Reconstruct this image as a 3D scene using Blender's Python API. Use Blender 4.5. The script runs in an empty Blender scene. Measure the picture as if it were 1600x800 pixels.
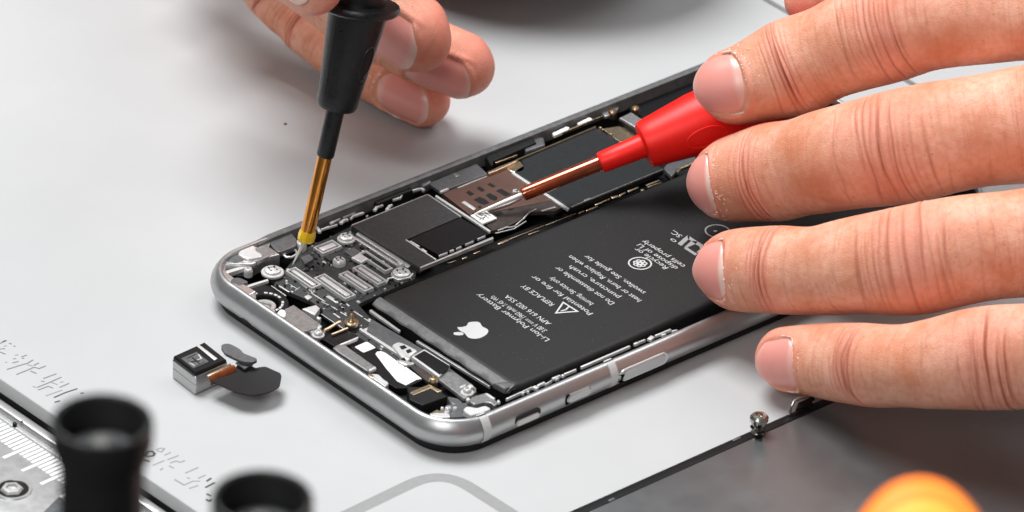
import bpy, bmesh, math, random
import numpy as np
from mathutils import Vector, Matrix, noise as mnoise

random.seed(7)
rng = np.random.default_rng(7)
scene = bpy.context.scene
COL = scene.collection
S = 0.001                                   # everything below is written in millimetres

# ------------------------------------------------------------------ camera
EL, YAW, ROLL, FPX, CX, CY, DIST = (math.radians(31.25), math.radians(138.2192), math.radians(2.6203),
                                    9064.154, 31.55633, 44.81703, 980.23618)
dv = np.array([math.cos(EL)*math.cos(YAW), math.cos(EL)*math.sin(YAW), -math.sin(EL)])
r0 = np.cross(dv, [0, 0, 1.0]); r0 /= np.linalg.norm(r0)
u0 = np.cross(r0, dv)
rv = math.cos(ROLL)*r0 + math.sin(ROLL)*u0
uv = -math.sin(ROLL)*r0 + math.cos(ROLL)*u0
CPOS = np.array([CX, CY, 7.0]) - dv*DIST
cam = bpy.data.cameras.new("Camera")
cam_ob = bpy.data.objects.new("Camera", cam); COL.objects.link(cam_ob)
cam_ob.matrix_world = Matrix(((rv[0], uv[0], -dv[0], CPOS[0]*S), (rv[1], uv[1], -dv[1], CPOS[1]*S),
                              (rv[2], uv[2], -dv[2], CPOS[2]*S), (0, 0, 0, 1)))
cam.sensor_width = 36.0; cam.lens = FPX*36.0/1600.0
cam.clip_start = 0.02; cam.clip_end = 20
cam.dof.use_dof = True; cam.dof.focus_distance = 0.975; cam.dof.aperture_fstop = 44.0
scene.camera = cam_ob

# ------------------------------------------------------------------ light
world = bpy.data.worlds.new("World"); scene.world = world; world.use_nodes = True
wn = world.node_tree.nodes; wl = world.node_tree.links
bg = wn["Background"]; bg.inputs[1].default_value = 0.20
tc = wn.new("ShaderNodeTexCoord"); sp = wn.new("ShaderNodeSeparateXYZ"); cr = wn.new("ShaderNodeValToRGB")
wl.new(tc.outputs["Generated"], sp.inputs[0]); wl.new(sp.outputs[2], cr.inputs[0]); wl.new(cr.outputs[0], bg.inputs[0])
cr.color_ramp.elements[0].position = 0.0; cr.color_ramp.elements[0].color = (0.16, 0.16, 0.165, 1)
cr.color_ramp.elements[1].position = 0.8; cr.color_ramp.elements[1].color = (1, 1, 1, 1)

def area(name, off_right, off_away, up, size, power, target=(35, 60, 0), color=(1, 1, 1)):
    rh = np.array([rv[0], rv[1], 0]); rh /= np.linalg.norm(rh)
    aw = np.array([dv[0], dv[1], 0]); aw /= np.linalg.norm(aw)
    p = np.array(target, float) + rh*off_right + aw*off_away + np.array([0, 0, up])
    l = bpy.data.lights.new(name, 'AREA'); l.shape = 'RECTANGLE'; l.size = size[0]*S; l.size_y = size[1]*S
    l.energy = power; l.color = color
    o = bpy.data.objects.new(name, l); COL.objects.link(o)
    o.location = Vector(p*S)
    o.rotation_euler = (Vector(np.array(target, float)*S)-o.location).to_track_quat('-Z', 'Y').to_euler()
    return o
area("key_softbox", -300, 260, 1000, (560, 500), 15.2, color=(0.98, 0.992, 1))
area("right_softbox", 620, 360, 900, (600, 560), 4.2, color=(0.98, 0.992, 1))
area("front_softbox", -300, -760, 640, (420, 340), 3.1)

scene.view_settings.view_transform = 'Standard'
scene.view_settings.look = 'None'
scene.view_settings.exposure = 0.07
scene.view_settings.gamma = 1.0

# ------------------------------------------------------------------ helpers
def U(px, py, z):
    """point of the photograph (1600 x 800) on the horizontal plane at height z, in mm"""
    v = dv*FPX + rv*(px-800) - uv*(py-400)
    return CPOS + v*((z-CPOS[2])/v[2])
def UP(pts, z): return [tuple(U(a, b, z)[:2]) for a, b in pts]
def depth(p): return float((np.asarray(p)-CPOS) @ dv)

class MB:
    """collects shapes and links them as ONE mesh object; several materials by slot index"""
    def __init__(self): self.v = []; self.f = []; self.m = []; self.slot = 0
    def add(self, vs, fs):
        o = len(self.v); self.v += [tuple(map(float, p)) for p in vs]
        for f in fs: self.f.append([o+i for i in f]); self.m.append(self.slot)
        return self
    def loft(self, loops, cap0=True, cap1=True):
        n = len(loops[0]); vs = [p for L in loops for p in L]; fs = []
        for k in range(len(loops)-1):
            for i in range(n):
                j = (i+1) % n
                fs.append([k*n+i, k*n+j, (k+1)*n+j, (k+1)*n+i])
        if cap0: fs.append(list(range(n))[::-1])
        if cap1: fs.append([(len(loops)-1)*n+i for i in range(n)])
        return self.add(vs, fs)
    def prism(self, poly, z0, z1, ch=0.0):
        """polygon in mm, extruded, with a chamfer of ch on the top edge"""
        poly = ccw(poly)
        loops = [[(x, y, z0) for x, y in poly]]
        if ch > 0:
            loops.append([(x, y, z1-ch) for x, y in poly])
            mid = offset(poly, -ch*0.35); loops.append([(x, y, z1-ch*0.35) for x, y in mid])
            loops.append([(x, y, z1) for x, y in offset(poly, -ch)])
        else: loops.append([(x, y, z1) for x, y in poly])
        return self.loft(loops)
    def pp(self, pts, z1, h=1.0, ch=0.12, rnd=0.0):
        """polygon given by points of the photograph on the plane z1"""
        poly = UP(pts, z1)
        if rnd: poly = roundpoly(poly, rnd)
        return self.prism(poly, z1-h, z1, ch)
    def box(self, x0, x1, y0, y1, z0, z1, ch=0.0):
        return self.prism([(x0, y0), (x1, y0), (x1, y1), (x0, y1)], z0, z1, ch)
    def tube(self, path, rad, n=16, cap=True, flat=1.0):
        path = [np.array(p, float) for p in path]
        if not hasattr(rad, '__len__'): rad = [rad]*len(path)
        ref = None; loops = []
        for i, p in enumerate(path):
            t = path[min(i+1, len(path)-1)]-path[max(i-1, 0)]
            nn = np.linalg.norm(t); t = t/nn if nn > 1e-9 else np.array([0, 0, 1.0])
            if ref is None:
                ref = np.array([0, 0, 1.0]) if abs(t[2]) < 0.9 else np.array([1.0, 0, 0])
            a = ref-(ref@t)*t; a /= np.linalg.norm(a); ref = a; b = np.cross(t, a)
            loops.append([tuple(p+rad[i]*(math.cos(2*math.pi*k/n)*a*flat+math.sin(2*math.pi*k/n)*b)) for k in range(n)])
        return self.loft(loops, cap, cap)
    def lathe(self, base, axis, prof, n=32, cap=True):
        """prof: (radius, distance along axis)"""
        base = np.array(base, float); t = np.array(axis, float); t /= np.linalg.norm(t)
        a = np.array([0, 0, 1.0]) if abs(t[2]) < 0.9 else np.array([1.0, 0, 0])
        a = a-(a@t)*t; a /= np.linalg.norm(a); b = np.cross(t, a)
        loops = [[tuple(base+t*h+max(r, 1e-4)*(math.cos(2*math.pi*k/n)*a+math.sin(2*math.pi*k/n)*b)) for k in range(n)] for r, h in prof]
        return self.loft(loops, cap, cap)
    def ring(self, c, r0, r1, z0, z1, n=32):
        L = lambda r, z: [(c[0]+r*math.cos(2*math.pi*k/n), c[1]+r*math.sin(2*math.pi*k/n), z) for k in range(n)]
        ch = min(0.12, (r1-r0)*0.3)
        loops = [L(r1, z0), L(r1, z1-ch), L(r1-ch, z1), L(r0+ch*.5, z1), L(r0, z1-ch*.5), L(r0, z0)]
        loops.append(loops[0]); return self.loft(loops, False, False)
    def disc(self, c, r, z0, z1, n=28, ch=0.15):
        return self.prism([(c[0]+r*math.cos(2*math.pi*k/n), c[1]+r*math.sin(2*math.pi*k/n)) for k in range(n)], z0, z1, ch)
    def build(self, name, mat, parent=None, smooth=True, angle=35):
        me = bpy.data.meshes.new(name)
        org = parent.get('_o', (0, 0, 0)) if parent is not None else self.org if hasattr(self, 'org') else (0, 0, 0)
        me.from_pydata([((p[0]-org[0])*S, (p[1]-org[1])*S, (p[2]-org[2])*S) for p in self.v], [], self.f)
        mats = mat if isinstance(mat, (list, tuple)) else [mat]
        for m in mats: me.materials.append(m)
        if len(mats) > 1: me.polygons.foreach_set('material_index', self.m)
        bm = bmesh.new(); bm.from_mesh(me)
        bmesh.ops.recalc_face_normals(bm, faces=bm.faces)
        if smooth:
            a = math.radians(angle)
            for e in bm.edges:
                e.smooth = not (len(e.link_faces) == 2 and e.calc_face_angle(0) > a)
            for f in bm.faces: f.smooth = True
        bm.to_mesh(me); bm.free()
        o = bpy.data.objects.new(name, me); COL.objects.link(o)
        if parent is not None: o.parent = parent
        else: o.location = Vector(org)*S
        o['_o'] = tuple(org)
        return o
def ccw(poly):
    a = sum(poly[i][0]*poly[(i+1) % len(poly)][1]-poly[(i+1) % len(poly)][0]*poly[i][1] for i in range(len(poly)))
    return list(poly) if a > 0 else list(poly)[::-1]
def offset(poly, d):
    """moves a ccw polygon outwards by d"""
    n = len(poly); out = []
    for i in range(n):
        p0, p1, p2 = (np.array(poly[(i+k) % n]) for k in (-1, 0, 1))
        a = p1-p0; b = p2-p1
        a = a/(np.linalg.norm(a)+1e-12); b = b/(np.linalg.norm(b)+1e-12)
        na = np.array([a[1], -a[0]]); nb = np.array([b[1], -b[0]]); m = na+nb
        l = m@m
        m = m*(2/l) if l > 0.4 else na*1.5
        out.append(tuple(p1+m*d*0.5*1.0 if False else p1+m*d))
    return out
def roundpoly(poly, r, n=5):
    poly = ccw(poly); out = []; N = len(poly)
    for i in range(N):
        p0, p1, p2 = (np.array(poly[(i+k) % N], float) for k in (-1, 0, 1))
        la, lb = np.linalg.norm(p0-p1), np.linalg.norm(p2-p1); q = min(r, la*.45, lb*.45)
        a = p1+(p0-p1)/la*q; b = p1+(p2-p1)/lb*q
        for k in range(n+1):
            t = k/n; out.append(tuple((1-t)**2*a+2*t*(1-t)*p1+t*t*b))
    return out
def empty(name, loc, label, cat, group=None):
    o = bpy.data.objects.new(name, None); COL.objects.link(o); o.location = Vector(loc)*S
    o.empty_display_size = 0.005; o['_o'] = tuple(float(c) for c in loc)
    tag(o, label, cat, group); return o
def tag(o, label=None, cat=None, group=None, kind=None):
    if label: o['label'] = label
    if cat: o['category'] = cat
    if group: o['group'] = group
    if kind: o['kind'] = kind
    return o

# ------------------------------------------------------------------ materials
def mat(name, color, rough=0.5, metal=0.0, bump=0.0, bscale=3.0, var=0.0, vscale=0.3, rvar=0.0, coat=0.0, trans=0.0, ior=1.5, spec=0.5,
        detail=4.0, speck=0.0, sheen=0.0):
    """bscale / vscale: noise cells per mm"""
    m = bpy.data.materials.new(name); m.use_nodes = True
    nt = m.node_tree; N = nt.nodes; L = nt.links; b = N["Principled BSDF"]
    b.inputs["Base Color"].default_value = (*color, 1); b.inputs["Roughness"].default_value = rough
    b.inputs["Metallic"].default_value = metal; b.inputs["IOR"].default_value = ior
    b.inputs["Specular IOR Level"].default_value = spec; b.inputs["Coat Weight"].default_value = coat; b.inputs["Coat Roughness"].default_value = 0.08
    b.inputs["Transmission Weight"].default_value = trans
    geo = N.new("ShaderNodeNewGeometry")
    def nz(scale, det=4.0):
        t = N.new("ShaderNodeTexNoise"); t.inputs["Scale"].default_value = scale/S; t.inputs["Detail"].default_value = det
        t.inputs["Roughness"].default_value = 0.62
        L.new(geo.outputs["Position"], t.inputs["Vector"]); return t
    if var > 0:
        t = nz(vscale); mx = N.new("ShaderNodeMix"); mx.data_type = 'RGBA'
        rp = N.new("ShaderNodeMapRange"); rp.inputs[1].default_value = 0.3; rp.inputs[2].default_value = 0.7
        L.new(t.outputs["Fac"], rp.inputs[0]); L.new(rp.outputs[0], mx.inputs[0])
        mx.inputs[6].default_value = (*[max(0, c*(1-var)) for c in color], 1)
        mx.inputs[7].default_value = (*[min(1, c*(1+var)) for c in color], 1)
        out = mx.outputs[2]
        if speck > 0:
            t2 = N.new("ShaderNodeTexVoronoi"); t2.inputs["Scale"].default_value = 1.1/S
            L.new(geo.outputs["Position"], t2.inputs["Vector"])
            lt = N.new("ShaderNodeMath"); lt.operation = 'LESS_THAN'; lt.inputs[1].default_value = 0.11*speck
            L.new(t2.outputs["Distance"], lt.inputs[0])
            m2 = N.new("ShaderNodeMix"); m2.data_type = 'RGBA'; m2.inputs[7].default_value = (0.22, 0.22, 0.21, 1)
            L.new(lt.outputs[0], m2.inputs[0]); L.new(out, m2.inputs[6]); out = m2.outputs[2]
        L.new(out, b.inputs["Base Color"])
    if rvar > 0:
        t = nz(vscale*2.3); rp = N.new("ShaderNodeMapRange")
        rp.inputs[1].default_value = 0.3; rp.inputs[2].default_value = 0.7
        rp.inputs[3].default_value = max(0.02, rough-rvar); rp.inputs[4].default_value = min(1, rough+rvar)
        L.new(t.outputs["Fac"], rp.inputs[0]); L.new(rp.outputs[0], b.inputs["Roughness"])
    if bump > 0:
        t = nz(bscale, detail); bp = N.new("ShaderNodeBump"); bp.inputs["Strength"].default_value = 1.0
        bp.inputs["Distance"].default_value = bump*S
        L.new(t.outputs["Fac"], bp.inputs["Height"]); L.new(bp.outputs[0], b.inputs["Normal"])
    return m
M = dict(
 board=mat("board_white", (0.45, 0.453, 0.455), 0.66, spec=.3, bump=0.003, bscale=2.0, var=0.02, vscale=0.05),
 board_edge=mat("board_edge", (0.42, 0.42, 0.42), 0.5, var=0.1, vscale=.4),
 bench=mat("bench_dark", (0.015, 0.015, 0.015), 0.6, var=.2),
 print=mat("grey_print", (0.27, 0.27, 0.27), 0.5, var=.05, vscale=1.0),
 ink=mat("ink", (0.05, 0.05, 0.05), 0.6), ink_pale=mat("ink_pale", (0.24, 0.24, 0.24), 0.6), ink_mid=mat("ink_mid", (0.16, 0.16, 0.16), 0.6),
 alu=mat("anodised_aluminium", (0.47, 0.473, 0.476), 0.36, .85, bump=0.0012, bscale=14, rvar=0.04, vscale=.6),
 alu_in=mat("milled_aluminium", (0.75, 0.75, 0.75), 0.30, 0.9, var=.1, vscale=1.2, bump=.01, bscale=3),
 alu_dark=mat("dark_inner_wall", (0.05, 0.05, 0.052), 0.4, 0.3, var=.3, vscale=.8),
 gasket=mat("rim_gasket", (0.13, 0.13, 0.132), 0.45, .2, bump=.01, bscale=2, var=.25, vscale=.6),
 chrome=mat("dark_chrome", (0.45, 0.42, 0.38), 0.22, 1.0),
 flexblk=mat("flex_black", (0.010, 0.010, 0.011), 0.5, spec=.3, bump=.008, bscale=2),
 housing=mat("steel_housing", (0.50, 0.50, 0.50), 0.25, .9, bump=.004, bscale=1.2),
 pin=mat("dull_pin", (0.07, 0.07, 0.062), 0.55),
 band=mat("antenna_band", (0.55, 0.55, 0.55), 0.45),
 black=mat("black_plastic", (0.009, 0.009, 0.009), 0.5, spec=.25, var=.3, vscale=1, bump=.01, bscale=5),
 gloss=mat("gloss_black", (0.006, 0.006, 0.007), 0.42, spec=.25, rvar=.06, vscale=1, bump=.008, bscale=1.5),
 batt=mat("battery_wrap", (0.014, 0.014, 0.0142), 0.52, spec=.32, bump=0.006, bscale=7, var=.22, vscale=2.2, rvar=.06, speck=.45),
 batt_edge=mat("battery_fold", (0.11, 0.11, 0.11), 0.45, bump=.012, bscale=1.3, var=.25, vscale=1.0),
 textw=mat("white_print", (0.56, 0.56, 0.56), 0.6), textg=mat("grey_foil_print", (0.42, 0.42, 0.42), 0.45, .3),
 shield=mat("graphite_shield", (0.040, 0.040, 0.041), 0.45, .1, spec=.35, bump=.006, bscale=6, var=.25, vscale=1.3, speck=.3),
 shield2=mat("dark_shield", (0.015, 0.017, 0.019), 0.48, .1, spec=.35, bump=.006, bscale=5, var=.2, vscale=1.1),
 pcb=mat("circuit_board", (0.038, 0.039, 0.040), 0.5, spec=.3, bump=.012, bscale=2.2, var=.35, vscale=2.0),
 steel=mat("bright_steel", (0.56, 0.555, 0.545), 0.34, .55, bump=.006, bscale=2.5),
 tin=mat("tin_solder", (0.66, 0.66, 0.655), 0.36, .35, bump=.012, bscale=2.5, var=.08, vscale=2),
 plate=mat("grey_plate", (0.30, 0.30, 0.30), 0.35, .6, bump=.012, bscale=5, var=.25, vscale=1.5),
 plate_dk=mat("dark_grey_plate", (0.13, 0.135, 0.14), 0.38, .4, bump=.01, bscale=4, var=.2, vscale=1.2),
 brown=mat("brown_plate", (0.16, 0.092, 0.073), 0.36, .5, bump=.006, bscale=1.2, var=.13, vscale=.35),
 brown_dk=mat("dark_brown_plate", (0.065, 0.05, 0.045), 0.42, .4, bump=.01, bscale=1.6, var=.3, vscale=.9),
 brass=mat("gold_contact", (0.72, 0.58, 0.40), 0.28, 1.0, bump=.02, bscale=3, var=.25, vscale=2),
 white=mat("white_label", (0.78, 0.78, 0.77), 0.5, var=.05, vscale=1),
 amber=mat("amber_tube", (1.0, 0.36, 0.055), 0.13, .95, coat=.5, var=.15, vscale=.5),
 orange_in=mat("orange_flex", (0.26, 0.060, 0.014), 0.35, .3, var=.3, vscale=1),
 amber2=mat("red_brown_tube", (0.36, 0.062, 0.015), 0.16, .55, coat=1.0, var=.35, vscale=.35),
 yellow=mat("yellow_ferrule", (1.0, 0.58, 0.01), 0.25, .1, coat=.6, var=.2, vscale=1),
 needle=mat("needle_steel", (0.85, 0.81, 0.75), 0.3, .35),
 redp=mat("red_rubber", (0.90, 0.013, 0.008), 0.42, spec=.35, bump=.005, bscale=4, var=.04, vscale=.3),
 blackp=mat("black_rubber", (0.008, 0.008, 0.0085), 0.33, spec=.5, bump=.06, bscale=3.4, rvar=.08, vscale=.9), void=mat("dark_gap", (.003, .003, .003), .9),
 lens=mat("lens_glass", (0.01, 0.01, 0.012), 0.08, coat=.8),
 post=mat("black_post", (0.012, 0.012, 0.012), 0.48, bump=.01, bscale=3),
 scale=mat("satin_steel", (0.42, 0.42, 0.42), 0.42, .5, bump=.01, bscale=4, var=.12, vscale=.3, rvar=.06),
 rail=mat("polished_steel", (0.60, 0.60, 0.59), 0.32, .8, bump=.01, bscale=.5),
 back=mat("screen_back_plate", (0.27, 0.28, 0.285), 0.38, .9, bump=.002, bscale=.3, var=.03, vscale=.06, rvar=.03),
)
def grad_knob():
    m = mat("orange_yellow_plastic", (0.95, 0.42, 0.02), 0.3, coat=.3)
    return m
# ------------------------------------------------------------------ setting
b = MB(); b.box(-420, 700, -600, 900, -14, -6); bench = b.build('bench', M['bench']); tag(bench, kind='structure')
BY = -41.6
_a, _b = np.array(U(0, 592, 0)[:2]), np.array(U(305, 798, 0)[:2]); _d = (_b-_a)/np.linalg.norm(_b-_a); _n = np.array([_d[1], -_d[0]])
fr0, fr1 = _a-_d*420, _a+_d*600
b = MB(); b.prism([tuple(fr0), tuple(fr1), (620, 149.2), (-400, 149.2)], -2.6, 0, 0.2); board = b.build('tabletop', M['board']); tag(board, kind='structure')
b = MB(); b.prism([tuple(fr0-_n*.35), tuple(fr1-_n*.35), (619, 149.0), (-399, 149.0)], -5.98, -2.605, 0); b.build('gap_shade_layer', M['bench'], board)  # black inset layer added as the shade in the gap before the rail
b = MB(); b.box(-400, 620, 150.4, 760, -5.9, 0, 0.25); board2 = b.build('tabletop', M['board']); tag(board2, kind='structure')
# grey rounded line printed on the board in front of the phone
def band_path(pts, w, z, n=10):
    P = [np.array(U(a, c, 0)[:2]) for a, c in pts]
    path = [P[0]]
    for i in range(1, len(P)-1):
        la, lb = P[i-1]-P[i], P[i+1]-P[i]; q = 7.0
        a = P[i]+la/np.linalg.norm(la)*q; c = P[i]+lb/np.linalg.norm(lb)*q
        for k in range(n+1):
            t = k/n; path.append((1-t)**2*a+2*t*(1-t)*P[i]+t*t*c)
    path.append(P[-1])
    Lft, Rgt = [], []
    for i, p in enumerate(path):
        t = path[min(i+1, len(path)-1)]-path[max(i-1, 0)]; t /= np.linalg.norm(t); nn = np.array([-t[1], t[0]])
        Lft.append(p+nn*w/2); Rgt.append(p-nn*w/2)
    vs = [(*p, z) for p in Lft]+[(*p, z) for p in Rgt]; n = len(path)
    return vs, [[i, i+1, n+i+1, n+i] for i in range(n-1)]
m = MB(); m.add(*band_path([(330, 906), (690, 733), (960, 905)], 2.45, 0.004)); m.build('printed_border', M['print'], board)
# worn characters printed along the front of the board
def strokes(lst, ox, oy, sc):
    m = MB()
    for pts, w in lst:
        P = [U(ox+a/sc, oy+c/sc, 0.0) for a, c in pts]
        for p, q in zip(P[:-1], P[1:]):
            t = q-p; t /= (np.linalg.norm(t)+1e-9); nn = np.array([-t[1], t[0], 0])*w/2; e = t*w*.3; z = np.array([0, 0, .004+.001*random.random()])
            m.add([p-e+nn+z, p-e-nn+z, q+e-nn+z, q+e+nn+z], [[0, 1, 2, 3]])
    return m
A = [[(0, 95), (52, 72)], [(0, 145), (42, 143)], [(0, 172), (45, 190)], [(120, 232), (140, 232)], [(115, 268), (162, 257)], [(195, 215), (237, 200)],
     [(198, 228), (212, 228)], [(65, 327), (150, 300), (245, 272), (295, 243)], [(305, 290), (345, 270)], [(150, 372), (235, 338), (305, 308), (350, 320), (405, 297)],
     [(275, 343), (322, 362)], [(390, 408), (500, 368)], [(335, 487), (450, 440), (545, 398)], [(345, 510), (430, 478), (470, 493)], [(535, 487), (615, 452)], [(370, 432), (395, 436)], [(85, 95), (100, 100)], [(125, 119), (133, 122)]]
Ap = [[(245, 285), (290, 298)], [(450, 440), (510, 462)], [(540, 443), (562, 437)], [(295, 480), (318, 488)], [(412, 563), (555, 512)], [(138, 203), (160, 196)], [(36, 120), (58, 116)], [(48, 262), (60, 264)]]
Ad = [[(485, 577), (590, 532), (688, 500)], [(725, 540), (742, 536)], [(492, 620), (530, 608)], [(30, 78), (52, 70)]]
B1 = [[(255, 245), (290, 230), (325, 235), (300, 265), (262, 255)], [(330, 292), (378, 270)], [(355, 333), (450, 297)], [(225, 383), (322, 342)], [(380, 362), (430, 345), (470, 357), (505, 342)], [(370, 390), (405, 408)],
      [(290, 425), (310, 412)], [(515, 452), (625, 405)], [(630, 500), (690, 472)], [(530, 495), (550, 500)], [(420, 512), (500, 560), (580, 525), (640, 525)], [(550, 590), (625, 565)]]
Bd = [[(150, 300), (165, 285), (185, 262), (215, 258), (240, 280), (225, 300), (180, 305), (150, 300)], [(140, 335), (190, 350)], [(705, 525), (740, 500)], [(695, 580), (770, 540)], [(705, 640), (735, 655)], [(700, 690), (725, 705), (740, 690)]]
m = strokes([(s, .30) for s in A], 0, 520, 5.713); m.slot = 1
for src, w, sl, ox, oy, sc in ((Ap, .3, 2, 0, 520, 5.713), (Ad, .36, 0, 0, 520, 5.713), (B1, .32, 2, 200, 660, 5.716), (Bd, .42, 0, 200, 660, 5.716)):
    q = strokes([(s, w) for s in src], ox, oy, sc); m.slot = sl; m.add(q.v, q.f)
m.m[:sum(len(s)-1 for s in A)] = [1]*sum(len(s)-1 for s in A)
m.build('worn_lettering', [M['ink'], M['ink_mid'], M['ink_pale']], board, smooth=False)
c = U(446, 194, 0)
b = MB(); b.lathe(c, (0, 0, 1), [(.3, 0), (.28, .12), (.1, .2)], 10); sp_ = b.build('dirt_speck', M['ink'])
tag(sp_, 'tiny dark speck lying alone on the pale tabletop left of the black probe', 'speck')

# ------------------------------------------------------------------ phone
W, LN, CR = 67.8, 128.0, 9.6
phone = empty('smartphone', (W/2, LN/2, 0), 'opened silver smartphone with its screen removed, battery and circuit board exposed', 'smartphone')
def rrect(ins, z, n=14):
    r = max(CR-ins, .6); out = []
    for cx, cy, a0 in ((W-CR, CR, -90), (W-CR, LN-CR, 0), (CR, LN-CR, 90), (CR, CR, 180)):
        for k in range(n+1):
            a = math.radians(a0+90*k/n); out.append((cx+r*math.cos(a), cy+r*math.sin(a), z))
    return out
prof = [(2.5, 1.5), (2.0, 1.54), (1.35, 1.75), (.8, 2.15), (.4, 2.7), (.1, 3.4), (0, 4.1), (.1, 4.8), (.35, 5.4), (.72, 6.0), (1.08, 6.45), (1.35, 6.68), (1.55, 6.74),
        (1.9, 6.74), (1.97, 6.66), (2.0, 5.5)]
m = MB(); m.loft([rrect(i, z) for i, z in prof], True, False); m.slot = 1
m.loft([rrect(2.0, 5.5), rrect(2.02, 1.2), rrect(6, 1.15)], False, True)
case = m.build('case', [M['alu'], M['black']], phone, angle=50)
m = MB(); m.loft([rrect(2.4, .02), rrect(1.8, .2), rrect(1.6, .7), rrect(1.75, 1.56)]); m.build('contact_shade_slab', M['black'], phone)  # black slab under the case, put in as its contact shadow
def UX(px, py, x):
    v = dv*FPX + rv*(px-800) - uv*(py-400); return CPOS + v*((x-CPOS[0])/v[0])
def ins_at(z): return float(np.interp(z, [p[1] for p in prof[:12]], [p[0] for p in prof[:12]]))
# antenna band across the side near the corner
def side_band(y0, y1, out, mt, name='antenna_band'):
    L = []
    for i, z in prof[:14]:
        L.append([(W-i+out, y0, z), (W-i+out, y1, z)])
    L[-1] = [(x-.35, y, z) for x, y, z in L[-1]]
    vs = [p for l in L for p in l]; m = MB(); m.add(vs, [[2*k, 2*k+1, 2*k+3, 2*k+2] for k in range(len(L)-1)]); return m.build(name, mt, phone)
yb = UX(764, 660, W)[1]
side_band(yb-.95, yb+.75, .02, M['band'])
yb2 = UX(806, 622, W-.5)[1]
def stadium(y0, y1, z0, z1, x0, x1, mt, name, parent, ch=.12):
    r = (z1-z0)/2; cz = (z0+z1)/2; pts = []
    for cy, a0 in ((y1-r, -90), (y0+r, 90)):
        for k in range(13):
            a = math.radians(a0+180*k/12); pts.append((cy+r*math.cos(a), cz+r*math.sin(a)))
    P = ccw(pts); loops = [[(x0, y, z) for y, z in P], [(x1-ch, y, z) for y, z in P], [(x1, y, z) for y, z in offset(P, -ch)]]
    m = MB(); m.loft(loops); return m.build(name, mt, parent)
ya, yc = UX(806, 648, W)[1], UX(845, 630, W)[1]
slot = stadium(ya-.1, yc+.1, 3.1, 5.05, W-1.0, W+.03, M['black'], 'mute_switch_slot', phone, .02)
stadium(ya+.1, yc-.35, 3.15, 4.2, W-.9, W+.35, M['steel'], 'mute_switch', phone)
ya, yc = UX(886, 612, W)[1], UX(925, 594, W)[1]
stadium(ya-.35, ya+.9, 3.05, 4.95, W-.9, W+.04, M['black'], 'button_gap', phone, .02)
stadium(ya, yc, 3.1, 4.85, W-.9, W+.26, M['alu'], 'volume_button', phone, .3)
ya, yc = UX(970, 580, W)[1], UX(1042, 547, W)[1]
stadium(ya-.25, yc+.35, 2.85, 5.15, W-.9, W+.05, M['rail'], 'button_gap', phone, .02)
stadium(ya+.3, yc-.15, 3.05, 4.95, W-.9, W+.18, M['alu'], 'volume_button', phone, .15)
stadium(ya+.15, ya+.45, 3.0, 4.4, W-.9, W+.2, M['black'], 'button_gap', phone, .02)
side_band(ya-2.0, ya-.4, .03, M['band'])

# dark gasket lying on the rim along the far side
m = MB()
pts = [(ins, z) for ins, z in ((.5, 5.7), (.68, 6.3), (1.0, 6.72), (1.3, 6.86), (1.85, 6.86), (2.2, 6.6), (2.25, 4.2))]
vs = [(i_, y_, z_) for y_ in (13.5, 16.5, LN-CR) for i_, z_ in pts]; n7 = len(pts)
vs = [(x, y, z-(.35 if y == 13.5 else 0)) for x, y, z in vs]
m.add(vs, [[k*n7+j, k*n7+j+1, (k+1)*n7+j+1, (k+1)*n7+j] for k in range(2) for j in range(n7-1)])
m.build('rim_gasket', M['gasket'], phone)
def part(name, mt, *polys, parent=phone, **k):
    m = MB()
    for pts, z, h in polys: m.pp(pts, z, h, **k)
    return m.build(name, mt, parent, angle=14)
# inner ledge of the case at the top corner and along the front
part('corner_ledge', M['alu_in'], ([(341, 420), (350, 404), (372, 391), (398, 379), (455, 356), (470, 350), (472, 358), (437, 371), (424, 377), (420, 385), (437, 397), (410, 404), (395, 412), (363, 412), (352, 414), (353, 425), (375, 440), (400, 455), (388, 462), (350, 432)], 5.9, 2.5), ch=.15)
part('corner_pad', M['plate_dk'], ([(353, 404), (359, 399), (372, 393), (379, 397), (383, 406), (365, 411), (357, 409)], 6.0, 1), rnd=.8)
part('corner_pad', M['plate'], ([(392, 404), (398, 388), (415, 381), (431, 395), (400, 409)], 6.05, .8), rnd=.5)
part('corner_bracket', M['tin'], ([(371, 396), (377, 387), (390, 381), (401, 385), (399, 391), (410, 396), (410, 401), (398, 403), (388, 404), (380, 402)], 6.4, .8), rnd=.6, ch=.25)
part('antenna_pad', M['plate_dk'], ([(422, 379), (425, 372), (438, 366), (453, 361), (464, 374), (463, 384), (437, 394), (429, 390)], 6.0, 1), rnd=.6)
part('corner_pad', M['plate_dk'], ([(360, 438), (364, 434), (374, 433), (389, 440), (372, 446), (364, 444)], 6.0, 1), rnd=.5)
part('camera_bracket', M['black'], ([(372, 451), (420, 437), (448, 458), (440, 472), (400, 470)], 3.4, 1))
part('bracket_rim', M['tin'], ([(374, 449), (418, 435.5), (420, 438), (377, 452)], 5.4, .5), ([(350, 424), (352, 423), (405, 408), (405, 411), (356, 427)], 5.3, .8), ch=.08)

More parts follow.
